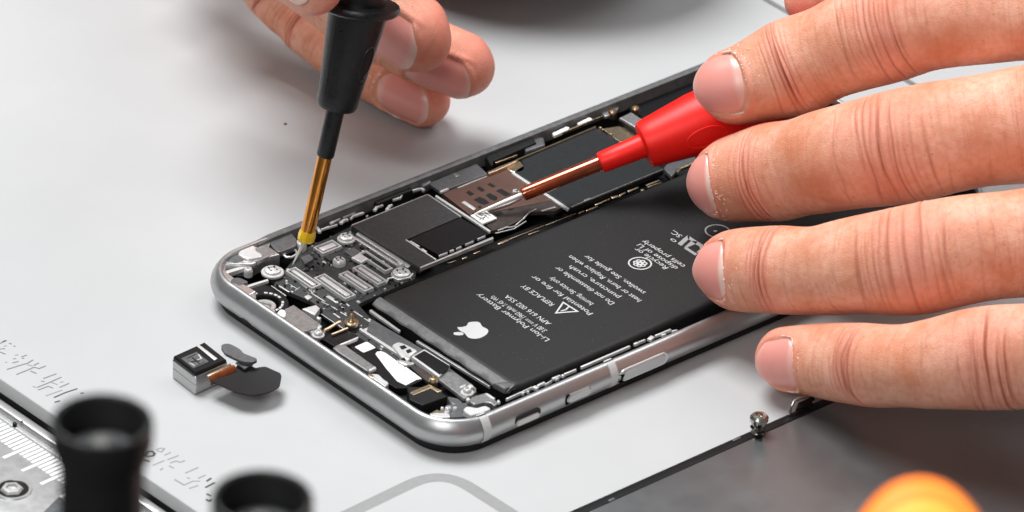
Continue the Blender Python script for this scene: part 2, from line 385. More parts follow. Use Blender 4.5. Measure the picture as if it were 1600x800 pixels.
def UC(px, py, z): return U(px, py, z)
def screw(px, py, z, r, name='screw', mt=None, head=.45, cross=True, flange=0):
    c = U(px, py, z); m = MB()
    if flange: m.ring((c[0], c[1]), r*.9, r*flange, z-.5, z-.1)
    m.lathe((c[0], c[1], z-.9), (0, 0, 1), [(r, 0), (r, .9), (r*.94, .9+head*.6), (r*.72, .9+head), (r*.5, .9+head*1.05), (r*.42, .9+head*.4), (.02, .9+head*.3)], 26)
    o = m.build(name, mt or M['tin'], phone)
    if cross:
        k = MB()
        for q in range(4):
            a = q*math.pi/2+.5; k.disc((c[0]+r*.52*math.cos(a), c[1]+r*.52*math.sin(a)), r*.13, z+head*.7, z+head*1.12, 8, .02)
        k.build('drive_mark', M['black'], o)
    return o
screw(426, 423, 5.1, 1.45, flange=1.35)
screw(388, 424, 5.3, .75, cross=False, head=.6)
screw(541, 371, 5.1, 1.25, flange=1.25)
screw(627, 427, 5.1, 1.55, flange=1.12)
screw(530, 410, 4.6, 1.15, head=.7)
screw(470, 384, 4.9, 1.0, head=.8, cross=False)
screw(497, 521, 5.2, .78, flange=1.4, cross=False)
screw(487, 520, 4.9, .5, cross=False)
screw(626, 413, 5.0, .6, cross=False)
# front camera opening with its toothed ring
c = U(413, 474, 4.6)
m = MB(); m.ring((c[0], c[1]), 2.6, 4.1, 2.5, 4.7, 40); m.build('camera_opening', M['gloss'], phone)
m = MB()
for k in range(22):
    if k % 5 == 4: continue
    a0, a1 = 2*math.pi*k/22, 2*math.pi*(k+.72)/22
    P = [(c[0]+q*math.cos(a), c[1]+q*math.sin(a)) for q, a in ((2.9, a0), (3.3, a0), (3.3, a1), (2.9, a1))]
    m.prism(P, 4.3, 4.85, .05)
m.build('toothed_ring', M['tin'], phone)
m = MB(); m.ring((c[0], c[1]), 1.2, 2.0, 3.0, 4.2, 32); m.disc((c[0], c[1]), 1.1, 3.0, 3.9, 28, .3); m.build('lens_barrel', M['steel'], phone)
part('grey_module', M['plate'], ([(445, 482), (459, 475.6), (501, 505.6), (496, 512), (479, 517), (467, 517), (446, 502)], 5.7, 2), ch=.2)
part('module_bead', M['white'], ([(432, 488), (438, 482), (445, 483), (449, 490), (445, 495), (436, 494)], 5.7, 1), rnd=1, ch=.3)
part('socket', M['tin'], ([(472, 482), (494, 476), (500, 481), (492, 492), (484, 488)], 5.0, 1.2), ([(496, 493), (502, 496), (499, 499), (494, 496)], 5.0, 1), ([(489, 509), (498, 505), (503, 509), (500, 513), (490, 513)], 5.6, .8), ch=.15)

# main circuit board and what is soldered on it
pcb_poly = [(428, 446), (432, 436), (455, 410), (472, 390), (508, 374), (548, 354), (652, 421), (648, 436), (570, 470), (560, 476), (582, 500), (640, 535), (668, 556), (640, 580), (600, 553), (545, 520), (520, 500), (504, 490), (505, 484), (485, 470)]
board_m = MB(); board_m.pp(pcb_poly, 4.2, .8, .05)
def fbar(p0, p1, w, z, h=.3, m=None, end=0.0):
    """flat bar between two points of the photograph"""
    a, c2 = np.array(U(*p0, z)[:2]), np.array(U(*p1, z)[:2]); t = c2-a; t /= np.linalg.norm(t); n = np.array([-t[1], t[0]])*w/2
    a = a-t*end; c2 = c2+t*end
    m.prism([tuple(a+n), tuple(a-n), tuple(c2-n), tuple(c2+n)], z-h, z, min(.06, w*.2)); return m
board_m.slot = 1    # traces and pads
for p0, p1, w in (((486, 457), (508, 471), .22), ((470, 443), (489, 457), .1), ((502, 471), (524, 481), .12), ((521, 489), (531, 496), .3), ((553, 486), (567, 495), .22), ((569, 497), (579, 503), .22), ((530, 486), (542, 493), .22),
                  ((541, 474), (546, 478), .3), ((516, 477), (527, 484), .18), ((502, 490), (545, 519), .16), ((533, 479), (538, 481), .2), ((424, 446), (447, 462), .16), ((436, 446), (452, 456), .3), ((446, 440), (466, 452), .1)):
    fbar(p0, p1, w, 4.32, .1, board_m)
board_m.pp([(509, 463), (514, 461), (527, 469), (529, 473), (525, 473)], 4.4, .15, .03)
board_m.pp([(568, 514), (585, 507), (592, 512), (576, 520)], 4.4, .15, .03); board_m.pp([(584, 521), (590, 519), (592, 522), (587, 523)], 4.4, .15, .03)
board_m.pp([(475, 463), (482, 460), (488, 464), (481, 468)], 4.5, .25, .03)
r2 = random.Random(3)
def inpoly(x, y, P):
    k = False
    for i in range(len(P)):
        (x0, y0), (x1, y1) = P[i], P[i-1]
        if (y0 > y) != (y1 > y) and x < (x1-x0)*(y-y0)/(y1-y0)+x0: k = not k
    return k
pw = UP(pcb_poly, 4.2); n_ = 0
xs = [p[0] for p in pw]; ys = [p[1] for p in pw]
while n_ < 340:
    x, y = r2.uniform(min(xs), max(xs)), r2.uniform(min(ys), max(ys))
    if not inpoly(x, y, pw): continue
    n_ += 1
    w_, h_ = r2.choice([(.2, .4), (.4, .2), (.22, .22), (.5, .22), (.15, .3), (.7, .4)]); board_m.slot = r2.choice([1, 2, 2, 2, 3, 3]); zz = 4.2+r2.uniform(.12, .4)
    board_m.box(x-w_/2, x+w_/2, y-h_/2, y+h_/2, 4.15, zz, .04)
circuit = board_m.build('circuit_board', [M['pcb'], M['tin'], M['black'], M['plate_dk']], phone)
def connector(p0, p1, w, z=4.9, name='connector', core=True):
    a, c2 = np.array(U(*p0, z)[:2]), np.array(U(*p1, z)[:2]); t = c2-a; t /= np.linalg.norm(t); n = np.array([-t[1], t[0]])
    rect = lambda e, q: [tuple(a-t*e+n*q), tuple(a-t*e-n*q), tuple(c2+t*e-n*q), tuple(c2+t*e+n*q)]
    m = MB(); h = w/2; o, i = ccw(rect(0, h)), ccw(rect(-.24, h-.24))
    L = lambda P, zz: [(x, y, zz) for x, y in P]
    m.loft([L(o, z-.8), L(o, z-.06), L(offset(o, -.06), z), L(offset(i, .03), z), L(i, z-.05), L(i, z-.8)], False, False)
    o_ = m.build(name, M['tin'], phone)
    k = MB(); k.prism(i, z-.8, z-.38); k.build('socket_floor', M['black'], o_)
    if core:
        k = MB(); j = ccw(rect(-.6, max(.10, h-.72))); k.prism(j, z-.5, z-.02, .05); k.build('contact_bar', M['tin'], o_)
    return o_
connector((454, 419.5), (495, 447), 2.1)
connector((499, 430), (548, 463.5), 2.3)
connector((536, 425), (577, 452), 2.0)
connector((558, 415), (598, 441), 2.1)
connector((497, 391), (527, 379), 2.6)
connector((566, 393), (608, 421), 1.7, core=False)
part('shield_clip', M['steel'], ([(556, 365), (560, 362), (642, 414), (637, 418)], 4.75, .5), ([(552, 371), (555, 369), (634, 419), (630, 421)], 4.6, .5), ch=.1)
part('chip', M['plate_dk'], ([(538, 392), (552, 386), (566, 395), (552, 402)], 4.8, .7), ch=.08)
part('chip', M['plate_dk'], ([(470, 402), (484, 396), (490, 404), (476, 412)], 4.8, .7), ch=.08)
part('chip', M['pcb'], ([(507, 400), (520, 396), (528, 402), (515, 407)], 4.8, .7), ch=.08)
part('connector_shell', M['tin'], ([(549, 402), (560, 396), (575, 404), (564, 410)], 4.9, .5), ch=.1)
m = MB(); m.tube([U(*p, 5.2) for p in ((443, 398), (447, 402), (456, 402), (464, 397), (462, 391), (452, 391), (443, 398))], .22, 8); m.tube([U(*p, 5.2) for p in ((603, 443), (606, 436), (614, 434), (622, 438), (640, 434), (645, 428))], .2, 8); m.build('antenna_clip', M['steel'], phone)

# shields over the logic board
sh = part('shield_cover', M['shield'], ([(549, 352), (667.5, 304), (719, 338), (634, 374), (679, 405), (656, 418.5)], 5.3, 1.2), ch=.12)
part('shield_edge', M['steel'], ([(656, 419), (657, 416.5), (770, 369.5), (771, 372.5)], 5.45, .7), ([(548, 353), (550, 350.5), (668, 302.8), (667.5, 304.3)], 5.36, .4), ([(668, 303.5), (670, 303.5), (721, 337.5), (719, 338.5)], 5.4, .4), parent=sh, ch=.05)
dc = part('flash_chip', M['gloss'], ([(641, 373), (720, 339.5), (763, 365), (686, 398)], 5.16, 1.1), ch=.1)
m = MB()
for p0, p1, w in (((634, 374), (681, 405), .28), ((641, 376), (655, 384.5), .35), ((659, 388), (666, 393), .4), ((686, 399), (699, 394), .22), ((703, 392), (709, 389.5), .3), ((713, 388), (721, 384.5), .2), ((727, 381.5), (740, 376), .15), ((746, 373), (758, 368), .2)):
    fbar(p0, p1, w, 5.35, .4, m)
m.build('solder_edge', M['tin'], dc)
part('divider_wall', M['tin'], ([(680, 306.5), (681.5, 304), (767, 360), (765, 362.5)], 5.45, .4), ch=.06)
part('divider_wall', M['tin'], ([(799, 270), (801.5, 267.5), (890, 325), (887, 327.5)], 5.45, .4), ch=.06)
cp = part('sim_cover_plate', M['plate_dk'], ([(670, 286), (745, 255.5), (762, 271.5), (688, 299.5)], 5.5, .6), ch=.08)
m = MB(); fbar((708, 270.5), (716, 275), .8, 5.55, .1, m); m.build('spot_weld', M['plate'], cp)
st = part('sim_tray_reader', M['brown'], ([(690, 301), (716, 292), (762, 273.5), (764, 268), (797, 259), (806, 273), (866, 312), (736, 337)], 5.1, .8), ch=.06)
part('lower_reader_plate', M['brown_dk'], ([(757, 349), (776, 340), (745, 333), (866, 311), (882, 322), (868, 330), (826, 331), (812, 344), (785, 357), (769, 360)], 5.0, .7), ch=.06, parent=st)
m = MB()
for q in ([(728, 300.5), (733, 297.5), (741, 303), (735, 306)], [(744.5, 294), (749, 291), (758, 297), (753, 299.7)], [(761.5, 288), (766, 285.5), (774.5, 291), (770, 293)],
          [(740, 312), (749, 307.5), (758, 311), (765, 317), (757, 320), (750, 318)], [(759, 305), (765, 301.5), (777, 307.5), (777, 312), (773, 313.5), (766, 311)],
          [(775, 298), (783, 294.5), (799, 303.5), (790, 307)], [(746, 323), (750, 321), (753, 323), (749, 326)], [(737, 333), (803, 304.5), (808, 306), (770, 323), (741, 336)]):
    m.pp(q, 5.13, .1, .0)
for q in ([(768, 332.5), (779, 328.5), (787, 333), (776, 337)], [(789, 324), (796, 321), (803, 326.5), (797, 329)]): m.pp(q, 5.05, .1, 0)
m.build('contact_slots', M['void'], st, smooth=False)
m = MB()
m.pp([(721, 316), (726, 313.5), (744, 325.5), (740, 328)], 5.25, .2, .04); fbar((715.5, 293), (761, 274.5), .22, 5.2, .15, m); fbar((688, 299), (700, 294), .45, 5.6, .4, m)
m.pp([(758, 330), (760, 327), (812, 305), (815, 308), (796, 318)], 5.5, .3, .05)
for p0, p1, w in (((778, 359.5), (794, 353.5), .2), ((794, 355), (806, 352.5), .15), ((806, 351), (818, 341), .2), ((818, 341), (827, 331), .22), ((827, 331), (838, 326), .2), ((774, 364), (803, 357), .16), ((803, 357), (822, 345), .16), ((846, 329), (868, 323), .4)): fbar(p0, p1, w, 5.2, .15, m)
for k in range(9):
    x_, y_ = 806+random.uniform(-4, 5), 300+random.uniform(-3.5, 2.5); q = U(x_, y_, 5.2); m.box(q[0]-.15, q[0]+.15, q[1]-.15, q[1]+.15, 5.0, 5.35+random.random()*.2)
m.build('contact_springs', M['tin'], st)
lb = part('white_sticker', M['white'], ([(735, 336.5), (757, 327), (776.5, 340.5), (754, 349.5)], 5.5, .3), ch=.02)
m = MB()
for p0, p1, w in (((743, 336), (752, 341), .3), ((748, 334), (754, 337.5), .5), ((757, 331), (767, 338), .22), ((752, 333), (764, 341), .2), ((749, 343), (757, 339), .25), ((760, 335), (754, 344), .2)): fbar(p0, p1, w, 5.515, .01, m)
m.build('sticker_marks', M['ink_mid'], lb)
part('gold_ring', M['brass'], ([(790, 262), (800, 256), (806, 253), (812, 251), (820, 260), (818, 267), (808, 269), (799, 268)], 5.3, .5), rnd=.6, ch=.1)
s2 = part('shield_cover', M['shield2'], ([(803, 268), (812, 262), (819, 258), (814, 250), (931, 199), (976, 226), (1037, 264), (891, 324)], 5.3, 1.2), ch=.12)
part('gold_trim', M['brass'], ([(762, 268), (775, 262), (806, 249.5), (807, 252), (777, 266), (763, 271)], 5.7, .7), ([(806, 250.5), (807, 248.5), (931, 196.5), (931.5, 198.8)], 5.6, .6), parent=s2, ch=.08)
m = MB(); fbar((892, 323), (1036, 264), .16, 5.38, .3, m); fbar((913, 313), (922, 309), .3, 5.4, .2, m); m.build('shield_edge', M['plate'], s2)
part('gold_board', M['brass'], ([(941, 201), (968, 197), (1001, 217), (976, 227), (958, 214)], 5.0, .8), ([(968, 197), (985, 203), (1002, 216), (985, 213)], 4.9, .8), ch=.06)
part('dock_block', M['plate'], ([(968, 184), (986, 175), (1040, 208), (1026, 218)], 6.2, 1.0), ch=.15)
part('dock_block_side', M['gloss'], ([(966, 186), (970, 182), (1030, 216), (1024, 226)], 5.8, 2), ch=.15)
screw(957, 177, 5.6, .8, mt=M['brass'], head=.6, cross=False); screw(993, 171, 5.6, .8, mt=M['brass'], head=.5, cross=False); screw(938, 202, 5.3, .35, mt=M['brass'], cross=False); screw(955, 212, 5.3, .35, mt=M['brass'], cross=False); screw(972, 224, 5.3, .35, mt=M['brass'], cross=False)
part('cable_clip', M['plate'], ([(937, 174), (952, 167), (968, 166), (962, 176), (946, 182)], 5.6, .6), ch=.2, rnd=.5)
part('end_cover', M['gloss'], ([(975, 166), (1120, 100), (1260, 190), (1110, 250)], 4.4, 1), ch=.1)
# long dark strips between the shields, the battery and the back wall
m = MB(); m.pp([(480, 348), (700, 262), (760, 300), (545, 372)], 3.2, 1, 0); m.pp([(560, 474), (660, 424), (1040, 268), (1060, 274), (598, 466)], 3.4, 1, 0); m.build('inner_floor', M['gloss'], phone)
part('side_module', M['black'], ([(581, 314), (585, 311), (640, 289), (645, 296), (590, 318)], 5.8, 2), ([(757, 241), (830, 209), (838, 222), (772, 251), (767, 258)], 6.1, 2.5), ch=.25)
part('side_module', M['plate_dk'], ([(653, 285), (668, 278), (676, 283), (662, 291)], 5.8, 1.5), ([(812, 222), (836, 212), (850, 214), (852, 226), (822, 236)], 5.7, 1.5), ch=.3, rnd=.4)
part('side_contact', M['white'], ([(863, 208), (885, 197.5), (890, 199), (888, 202), (866, 212)], 5.9, .5), ([(902, 192), (921, 183), (926, 186), (904, 195)], 5.9, .5), ch=.06)
m = MB()
for p0, p1, w in (((866, 212), (940, 181), .22), ((774, 254), (808, 241.5), .25)): fbar(p0, p1, w, 5.75, .4, m)
m.build('side_contact', M['brass'], phone)
m = MB()
for p0, p1, w in (((536, 339), (560, 328.5), .16), ((548, 341), (553, 335), .35), ((553, 336), (568, 331), .5), ((585, 328), (589, 322), .55), ((589, 322), (598, 319), .45), ((604, 327), (609, 321), .5), ((607, 321), (613, 319), .35),
                  ((588, 318), (613, 310), .3), ((613, 311), (624, 308), .5), ((625, 309), (628, 304), .25), ((627, 303), (642, 297), .7), ((643, 297), (657, 293.5), .35), ((657, 293), (663, 296), .4), ((624, 291), (641, 283.5), .22), ((565, 311), (580, 309), .15),
                  ((502, 358), (514, 353), .3), ((505, 357), (527, 350), .25), ((532, 348), (537, 343), .6), ((537, 343), (544, 342), .5), ((516, 348), (522, 345), .5), ((522, 345), (531, 341), .18), ((495, 353), (500, 362), .5), 
                  ((640, 299), (660, 293), .2), ((538, 328), (541, 327), .3), ((572, 337), (575, 336), .2), ((614, 297), (616, 296), .3)): fbar(p0, p1, w, 5.4+r2.uniform(-.3, .2), .4, m)
m.build('side_flex_contacts', M['tin'], phone)
m = MB()
for p0, p1, w in (((1010, 289), (1030, 281), .3), ((1012, 292), (1034, 284), .22), ((981, 299), (997, 292), .4), ((1002, 297), (1006, 295.5), .5), ((956, 309), (966, 305), .6), ((968, 305), (977, 300), .35), ((930, 320), (950, 311), .35), ((948, 312), (953, 310), .3), ((916, 329), (933, 322), .35), ((904, 333), (913, 329), .3),
                  ((852, 352), (900, 333), .14), ((795, 374), (850, 352), .14), ((778, 381), (794, 374), .5), ((740, 396), (750, 392), .3), ((722, 404), (729, 401), .35), ((700, 411), (712, 407), .15), ((826, 366), (842, 360), .2)): fbar(p0, p1, w, 4.6, .3, m)
m.build('battery_side_contacts', M['brass'], phone)
part('flex_hook', M['brass'], ([(1057, 266), (1062, 260), (1085, 251), (1087, 253), (1064, 263), (1060, 270)], 5.2, .5), ch=.08)
part('rear_bracket', M['plate_dk'], ([(1036, 262), (1050, 247), (1085, 240), (1090, 252), (1060, 262), (1050, 276)], 4.8, .8), ch=.2, rnd=.6)
# near side: spring contacts between battery and rim
m = MB()
for p0, p1, w in (((908, 573), (984, 540), .4), ((991, 537), (997, 534.5), .5), ((998, 534), (1008, 530), .3), ((1014, 530), (1020, 525), .75), ((1024, 524), (1048, 514), .35), ((1034, 523), (1040, 521), .4), ((1050, 517), (1058, 515), .3),
                  ((791, 623), (832, 604), .25), ((816, 614), (819, 612), .3), ((824, 611.5), (826, 610.5), .4), ((835, 606), (839, 603), .85), ((840, 602), (851, 596.5), .4), ((852, 600), (862, 594), .2), ((863, 591), (875, 586), .4), ((878, 586.5), (881, 585), .5), ((882, 584), (900, 576.5), .35), ((868, 592), (873, 590), .25)): fbar(p0, p1, w, 6.15, .5, m)
m.build('rim_contacts', M['tin'], phone)

# lower left area in front of the battery
part('front_tray', M['black'], ([(500, 530), (560, 500), (780, 640), (720, 665), (660, 650)], 3.6, 1), ch=.05)
part('flex_strip', M['plate_dk'], ([(573, 516), (580, 498), (660, 545), (740, 602), (725, 612), (640, 557), (625, 552)], 4.6, .4), ch=.05)
part('flex_edge', M['tin'], ([(561, 514), (564, 512), (628, 553), (625, 556)], 4.8, .5), ch=.05)
part('gap_rail', M['steel'], ([(577, 485), (580, 483), (600, 497), (626, 516), (624, 518), (596, 499)], 5.0, .5), ([(650, 533), (653, 531), (768, 602), (765, 604)], 4.4, .5), ch=.06)
part('silver_bracket', M['plate'], ([(520, 543), (528, 538), (537, 537), (548, 545), (587, 573), (580, 578), (573, 579), (530, 551)], 6.0, 1.6), ch=.15)
m = MB(); m.pp([(576, 577), (586, 572), (588, 575), (577, 580)], 6.05, .5, .06); m.pp([(528, 539), (560, 526), (558, 529), (531, 540)], 5.9, .5, .06); m.build('bracket_lip', M['tin'], phone)
gp = part('gloss_tray', M['gloss'], ([(540, 534), (562, 527), (600, 550), (628, 566), (662, 592), (634, 606), (618, 606), (588, 586)], 5.0, 1), ch=.1)
part('white_label', M['white'], ([(554, 542), (573, 533.5), (587.5, 543), (568, 551)], 5.05, .06), parent=gp, ch=.01, rnd=.3)
part('white_label', M['white'], ([(586.5, 553), (589, 549.5), (595, 548.5), (602, 551), (626, 568), (633, 574), (630, 577), (652, 592.5), (634, 602), (620, 595), (603, 575)], 5.06, .06), ([(634, 573), (659, 591.5), (653, 593), (630, 576)], 5.06, .06), parent=gp, ch=.01)
part('latch', M['tin'], ([(612, 538), (622, 533), (632, 536), (646, 543), (653, 547), (641, 556), (640, 562), (630, 560), (622, 551)], 5.3, .9), ch=.3, rnd=.4)
part('latch', M['steel'], ([(620, 560), (628, 562), (648, 566), (646, 569), (634, 570), (622, 565)], 5.4, .5), ch=.2, rnd=.3)
part('latch_hole', M['black'], ([(624, 541), (632, 539), (636, 543), (628, 546)], 5.36, .2), ([(634, 547), (641, 545), (644, 549), (637, 552)], 5.36, .2), ([(627, 560), (632, 558), (634, 561), (629, 563)], 5.36, .2), ch=.02)
fr = part('sensor_frame', M['tin'], ([(643, 557), (663, 545), (703, 570), (699, 573), (686, 589)], 5.6, 1), ch=.1)
part('sensor_window', M['gloss'], ([(647, 556.5), (663, 547.5), (702, 571), (699, 578), (687, 585)], 5.66, .3), ch=.05, parent=fr)
part('flex_ribbon', M['brown_dk'], ([(628, 562), (640, 566), (690, 592), (676, 604)], 4.9, .5), ch=.05)
part('grey_plate', M['plate'], ([(685, 592), (692, 588), (700, 580), (712, 583), (744, 606), (744, 612), (725, 623)], 5.6, .6), ch=.08)
screw(677, 596, 6.0, .75, mt=M['brass'], head=.7, cross=False)
part('gold_contact', M['brass'], ([(641, 613), (644, 611), (671, 600), (676, 603), (690, 610), (684, 613), (673, 606), (646, 617)], 6.1, .4), ch=.06)
part('black_module', M['black'], ([(636, 604), (676, 605), (699, 619), (660, 633), (640, 624)], 5.9, 2.6), ch=.15)
part('plastic_bracket', M['plate_dk'], ([(698, 618), (716, 622), (724, 628), (719, 635), (704, 630)], 5.0, 1.6), ch=.2, rnd=.5)
screw(700, 640, 5.4, .55, head=.5, cross=False); screw(711, 640, 5.4, .4, cross=False); screw(698, 646, 5.5, .5, cross=False); screw(691, 640, 5.2, .3, cross=False)
part('corner_flex', M['brass'], ([(672, 646), (682, 640), (694, 643), (690, 650), (680, 651)], 5.3, .4), ch=.06)
part('corner_ledge', M['tin'], ([(668, 648), (680, 644), (702, 645), (704, 652), (686, 652)], 5.9, 1), ch=.2, rnd=.5)
part('corner_ledge', M['band'], ([(723, 640), (729, 634), (745, 637), (758, 633), (768, 638), (752, 645), (735, 649)], 6.2, 1), ch=.2, rnd=.5)
part('corner_floor', M['plate_dk'], ([(700, 632), (735, 628), (745, 636), (722, 642), (734, 650), (704, 652)], 5.3, 1), ch=.1)
part('silver_clip', M['plate'], ([(733, 626), (737, 620), (757, 614), (765, 618), (778, 629), (773, 634), (766, 629), (756, 628), (741, 632)], 6.1, .6), ch=.12, rnd=.3)
m = MB(); m.pp([(757, 614.5), (762, 614), (774, 622), (771, 624)], 6.3, .5, .08); m.pp([(776, 626), (779, 624), (782, 627), (779, 629)], 6.4, .5, .1); m.pp([(728, 622), (733, 620), (735, 624), (730, 626)], 6.3, .5, .1); m.pp([(718, 604), (727, 600), (728, 602), (720, 606)], 6.2, .4, .06); m.pp([(730, 602), (736, 599), (741, 604), (734, 606)], 6.3, .5, .15); m.build('clip_tab', M['tin'], phone)
screw(730, 611, 5.9, .75, head=.5, cross=False, flange=1.5)
part('front_clip', M['tin'], ([(573, 585), (580, 583), (592, 584), (600, 592), (608, 597), (602, 604), (590, 596)], 6.0, 1.2), ([(628, 628), (633, 625), (655, 644), (650, 645)], 6.1, 1), ch=.25, rnd=.4)
part('front_clip', M['brass'], ([(574, 586), (580, 583), (587, 588), (582, 591)], 6.1, .6), ch=.15, rnd=.3)
# brass standoff with ring tab
c = U(549, 503, 5.4); m = MB()
m.ring((c[0], c[1]), .7, 1.25, 4.9, 5.5); m.lathe((c[0]-.1, c[1]+.1, 4.6), (0, 0, 1), [(.95, 0), (.9, .8), (.75, 1.2), (.5, 1.5), (.42, 2.0), (.2, 2.35)], 20)
m.build('brass_post', M['brass'], phone)
m = MB(); m.tube([U(*p, 5.3) for p in ((531, 503), (522, 508), (514, 513), (508, 516), (506, 518))], .3, 8); m.tube([U(*p, 5.2) for p in ((543, 513), (531, 518), (518, 523))], .22, 8); m.build('ground_strap', M['brass'], phone)
part('speaker_block', M['gloss'], ([(505, 530), (540, 514), (560, 524), (522, 541)], 4.8, 1.5), ch=.1)

# battery
ZB = 5.9
cor = [U(597, 466, ZB), U(800, 607, ZB)]
bx0, bx1 = 27.6, cor[1][0]; by0 = (cor[0][1]+cor[1][1])/2; by1 = 119.0
bx0 = cor[0][0]; bx0 = float(np.mean([U(740, 402.5, ZB)[0], U(915, 330, ZB)[0], U(1040, 280.5, ZB)[0]])); bx1 = float(np.mean([U(804, 605, ZB)[0], U(960, 540, ZB)[0]]))
print('battery', bx0, bx1, by0, [tuple(np.round(q, 1)) for q in cor])
bat = empty('battery', (0, 0, 0), None, None); bpy.data.objects.remove(bat)
poly = roundpoly([(bx0, by0), (bx1, by0), (bx1, by1), (bx0, by1)], 2.2)
L = lambda q, z: [(x, y, z) for x, y in offset(ccw(poly), q)]
m = MB(); m.loft([L(-.2, 1.6), L(0, 2.2), L(0, 4.9), L(-.25, 5.55), L(-.7, ZB-.06), L(-1.3, ZB)])
battery = m.build('battery', M['batt'], phone, angle=60)
# pale folded end of the wrapper
m = MB(); n = 40; rows = []
rr = random.Random(11)
for k in range(n+1):
    x = bx0+.4+(bx1-bx0-.8)*k/n; w = .45*math.sin(k*.9)*.4+rr.uniform(-.06, .06)
    rows.append([(x, by0+.35, ZB+.05), (x, by0-.35, ZB-.08), (x, by0-1.2-w*.6, ZB-.6), (x, by0-1.35-w*.6, ZB-.85), (x, by0-.5, ZB-1.1)])
m.loft([r for r in rows]); m.build('wrapper_fold', M['batt_edge'], battery, angle=25)
m = MB(); m.box(bx0+1, bx1-1, by0-1.0, by0-.1, 2.0, 4.6, .2); m.build('battery_tab', M['black'], battery)
c = (bx1-1.6, by0-.6)
m = MB(); m.prism([(c[0]-1.6, c[1]-1.2), (c[0]+1.0, c[1]-.9), (c[0]+1.1, c[1]+1.6), (c[0]-.8, c[1]+.8)], ZB-.9, ZB+.08, .25); m.build('wrapper_corner', M['batt_edge'], battery)

ZT = ZB+.012
def text_lines(lines, name, mt, shear=0.0, bold=.0):
    """lines: (text, first letter px, last letter px)"""
    m = MB()
    for txt, p0, p1 in lines:
        a, c2 = U(*p0, ZB), U(*p1, ZB)
        y = (a[1]+c2[1])/2; w = a[0]-c2[0]
        cu = bpy.data.curves.new('t', 'FONT'); cu.body = txt; cu.size = 1; cu.offset = bold
        to = bpy.data.objects.new('t', cu); COL.objects.link(to)
        dg = bpy.context.evaluated_depsgraph_get(); me = bpy.data.meshes.new_from_object(to.evaluated_get(dg))
        V = np.array([v.co[:] for v in me.vertices]); F = [list(p.vertices) for p in me.polygons]
        bpy.data.objects.remove(to); bpy.data.curves.remove(cu); bpy.data.meshes.remove(me)
        V[:, 0] -= V[:, 0].min(); sc = w/V[:, 0].max(); hgt = 1.5
        m.add([(a[0]-x*sc, y-yy*hgt, ZT) for x, yy, _ in V], F)
    return m.build(name, mt, battery, smooth=False)
T = [("Li-Ion Polymer Battery", (863, 529), (745, 460)), ("3.80 V === 1960 mAh 7.45 Wh", (856, 516), (771, 462)), ("APN 616 002 55A", (863, 505), (793, 461)), ("REPLACE BY", (868, 475), (819, 445)),
     ("Potential for fire or", (926, 490), (836, 430)), ("burning. Service only", (929, 474), (862, 433)), ("Do not disassemble or", (962, 473), (871, 417)), ("puncture, crush", (971, 463), (892, 415)), ("heat or burn. Replace when", (1001, 470), (895, 398)), ("swollen. See guide for", (1009, 457), (918, 398)),
     ("Recycle or", (1045, 418), (996, 387)), ("dispose of Li", (1061, 418), (1000, 381)), ("cells properly", (1072, 415), (1007, 375)), ("SC,", (1070, 367), (1049, 361)), ("o", (1058, 377), (1051, 372))]
text_lines(T, 'printed_text', M['textw'], bold=.0)
# round seal and warning triangle
m = MB(); c = U(1000, 411.5, ZB); N_ = 40
def flat_ring(m, c, r0, r1, z, n=40):
    vs = [(c[0]+r*math.cos(2*math.pi*k/n), c[1]+r*math.sin(2*math.pi*k/n), z) for r in (r0, r1) for k in range(n)]
    m.add(vs, [[k, (k+1) % n, n+(k+1) % n, n+k] for k in range(n)])
def flat_disc(m, c, r, z, n=14): m.add([(c[0]+r*math.cos(2*math.pi*k/n), c[1]+r*math.sin(2*math.pi*k/n), z) for k in range(n)], [list(range(n))])
flat_ring(m, c, 1.78, 2.05, ZT)
for a, q in [(k*2*math.pi/7, .82) for k in range(7)]+[(0, 0)]:
    flat_ring(m, (c[0]+q*math.cos(a), c[1]+q*math.sin(a)), .2, .46, ZT+.002*random.random(), 12)
tri = [np.array(U(*p, ZB)[:2]) for p in ((866.5, 490), (905, 487), (879.5, 471))]; tc_ = sum(tri)/3
vs = [(*p, ZT) for p in tri]+[(*(tc_+(p-tc_)*.74), ZT) for p in tri]
m.add(vs, [[i, (i+1) % 3, 3+(i+1) % 3, 3+i] for i in range(3)])
for p0, p1, w in (((876, 486), (884, 484), .28), ((884, 484), (889, 479), .28)):
    a, c2 = np.array(U(*p0, ZB)[:2]), np.array(U(*p1, ZB)[:2]); t = c2-a; t /= np.linalg.norm(t); nn = np.array([-t[1], t[0]])*w/2
    m.add([(*(a+nn), ZT), (*(a-nn), ZT), (*(c2-nn), ZT), (*(c2+nn), ZT)], [[0, 1, 2, 3]])
m.build('safety_marks', M['textw'], battery, smooth=False)
m = MB(); c = U(1121, 361, ZB); flat_ring(m, c, 1.95, 2.2, ZT); flat_ring(m, (c[0]-.2, c[1]-.3), .1, .3, ZT)
m.build('ring_mark', M['textg'], battery, smooth=False)
# large recognised-component mark: an upside-down reading U and a mirrored R
def mapmark(pts): return [(*U(980+a/7.275, 330+c_/7.275, ZB)[:2], ZT) for a, c_ in pts]
m = MB()
for q in ([(572, 368), (688, 272), (712, 285), (700, 318), (622, 388), (608, 393)], [(688, 272), (800, 345), (780, 372), (690, 314)], [(800, 345), (780, 372), (648, 425), (655, 405), (730, 338)],
          [(648, 425), (770, 503), (800, 490), (810, 470), (770, 470), (690, 418), (700, 400)], [(800, 345), (860, 380), (870, 430), (840, 470), (800, 490), (778, 474), (830, 430), (820, 400), (770, 372)]):
    m.add(mapmark(q), [list(range(len(q)))])
m.build('component_mark', M['textg'], battery, smooth=False)
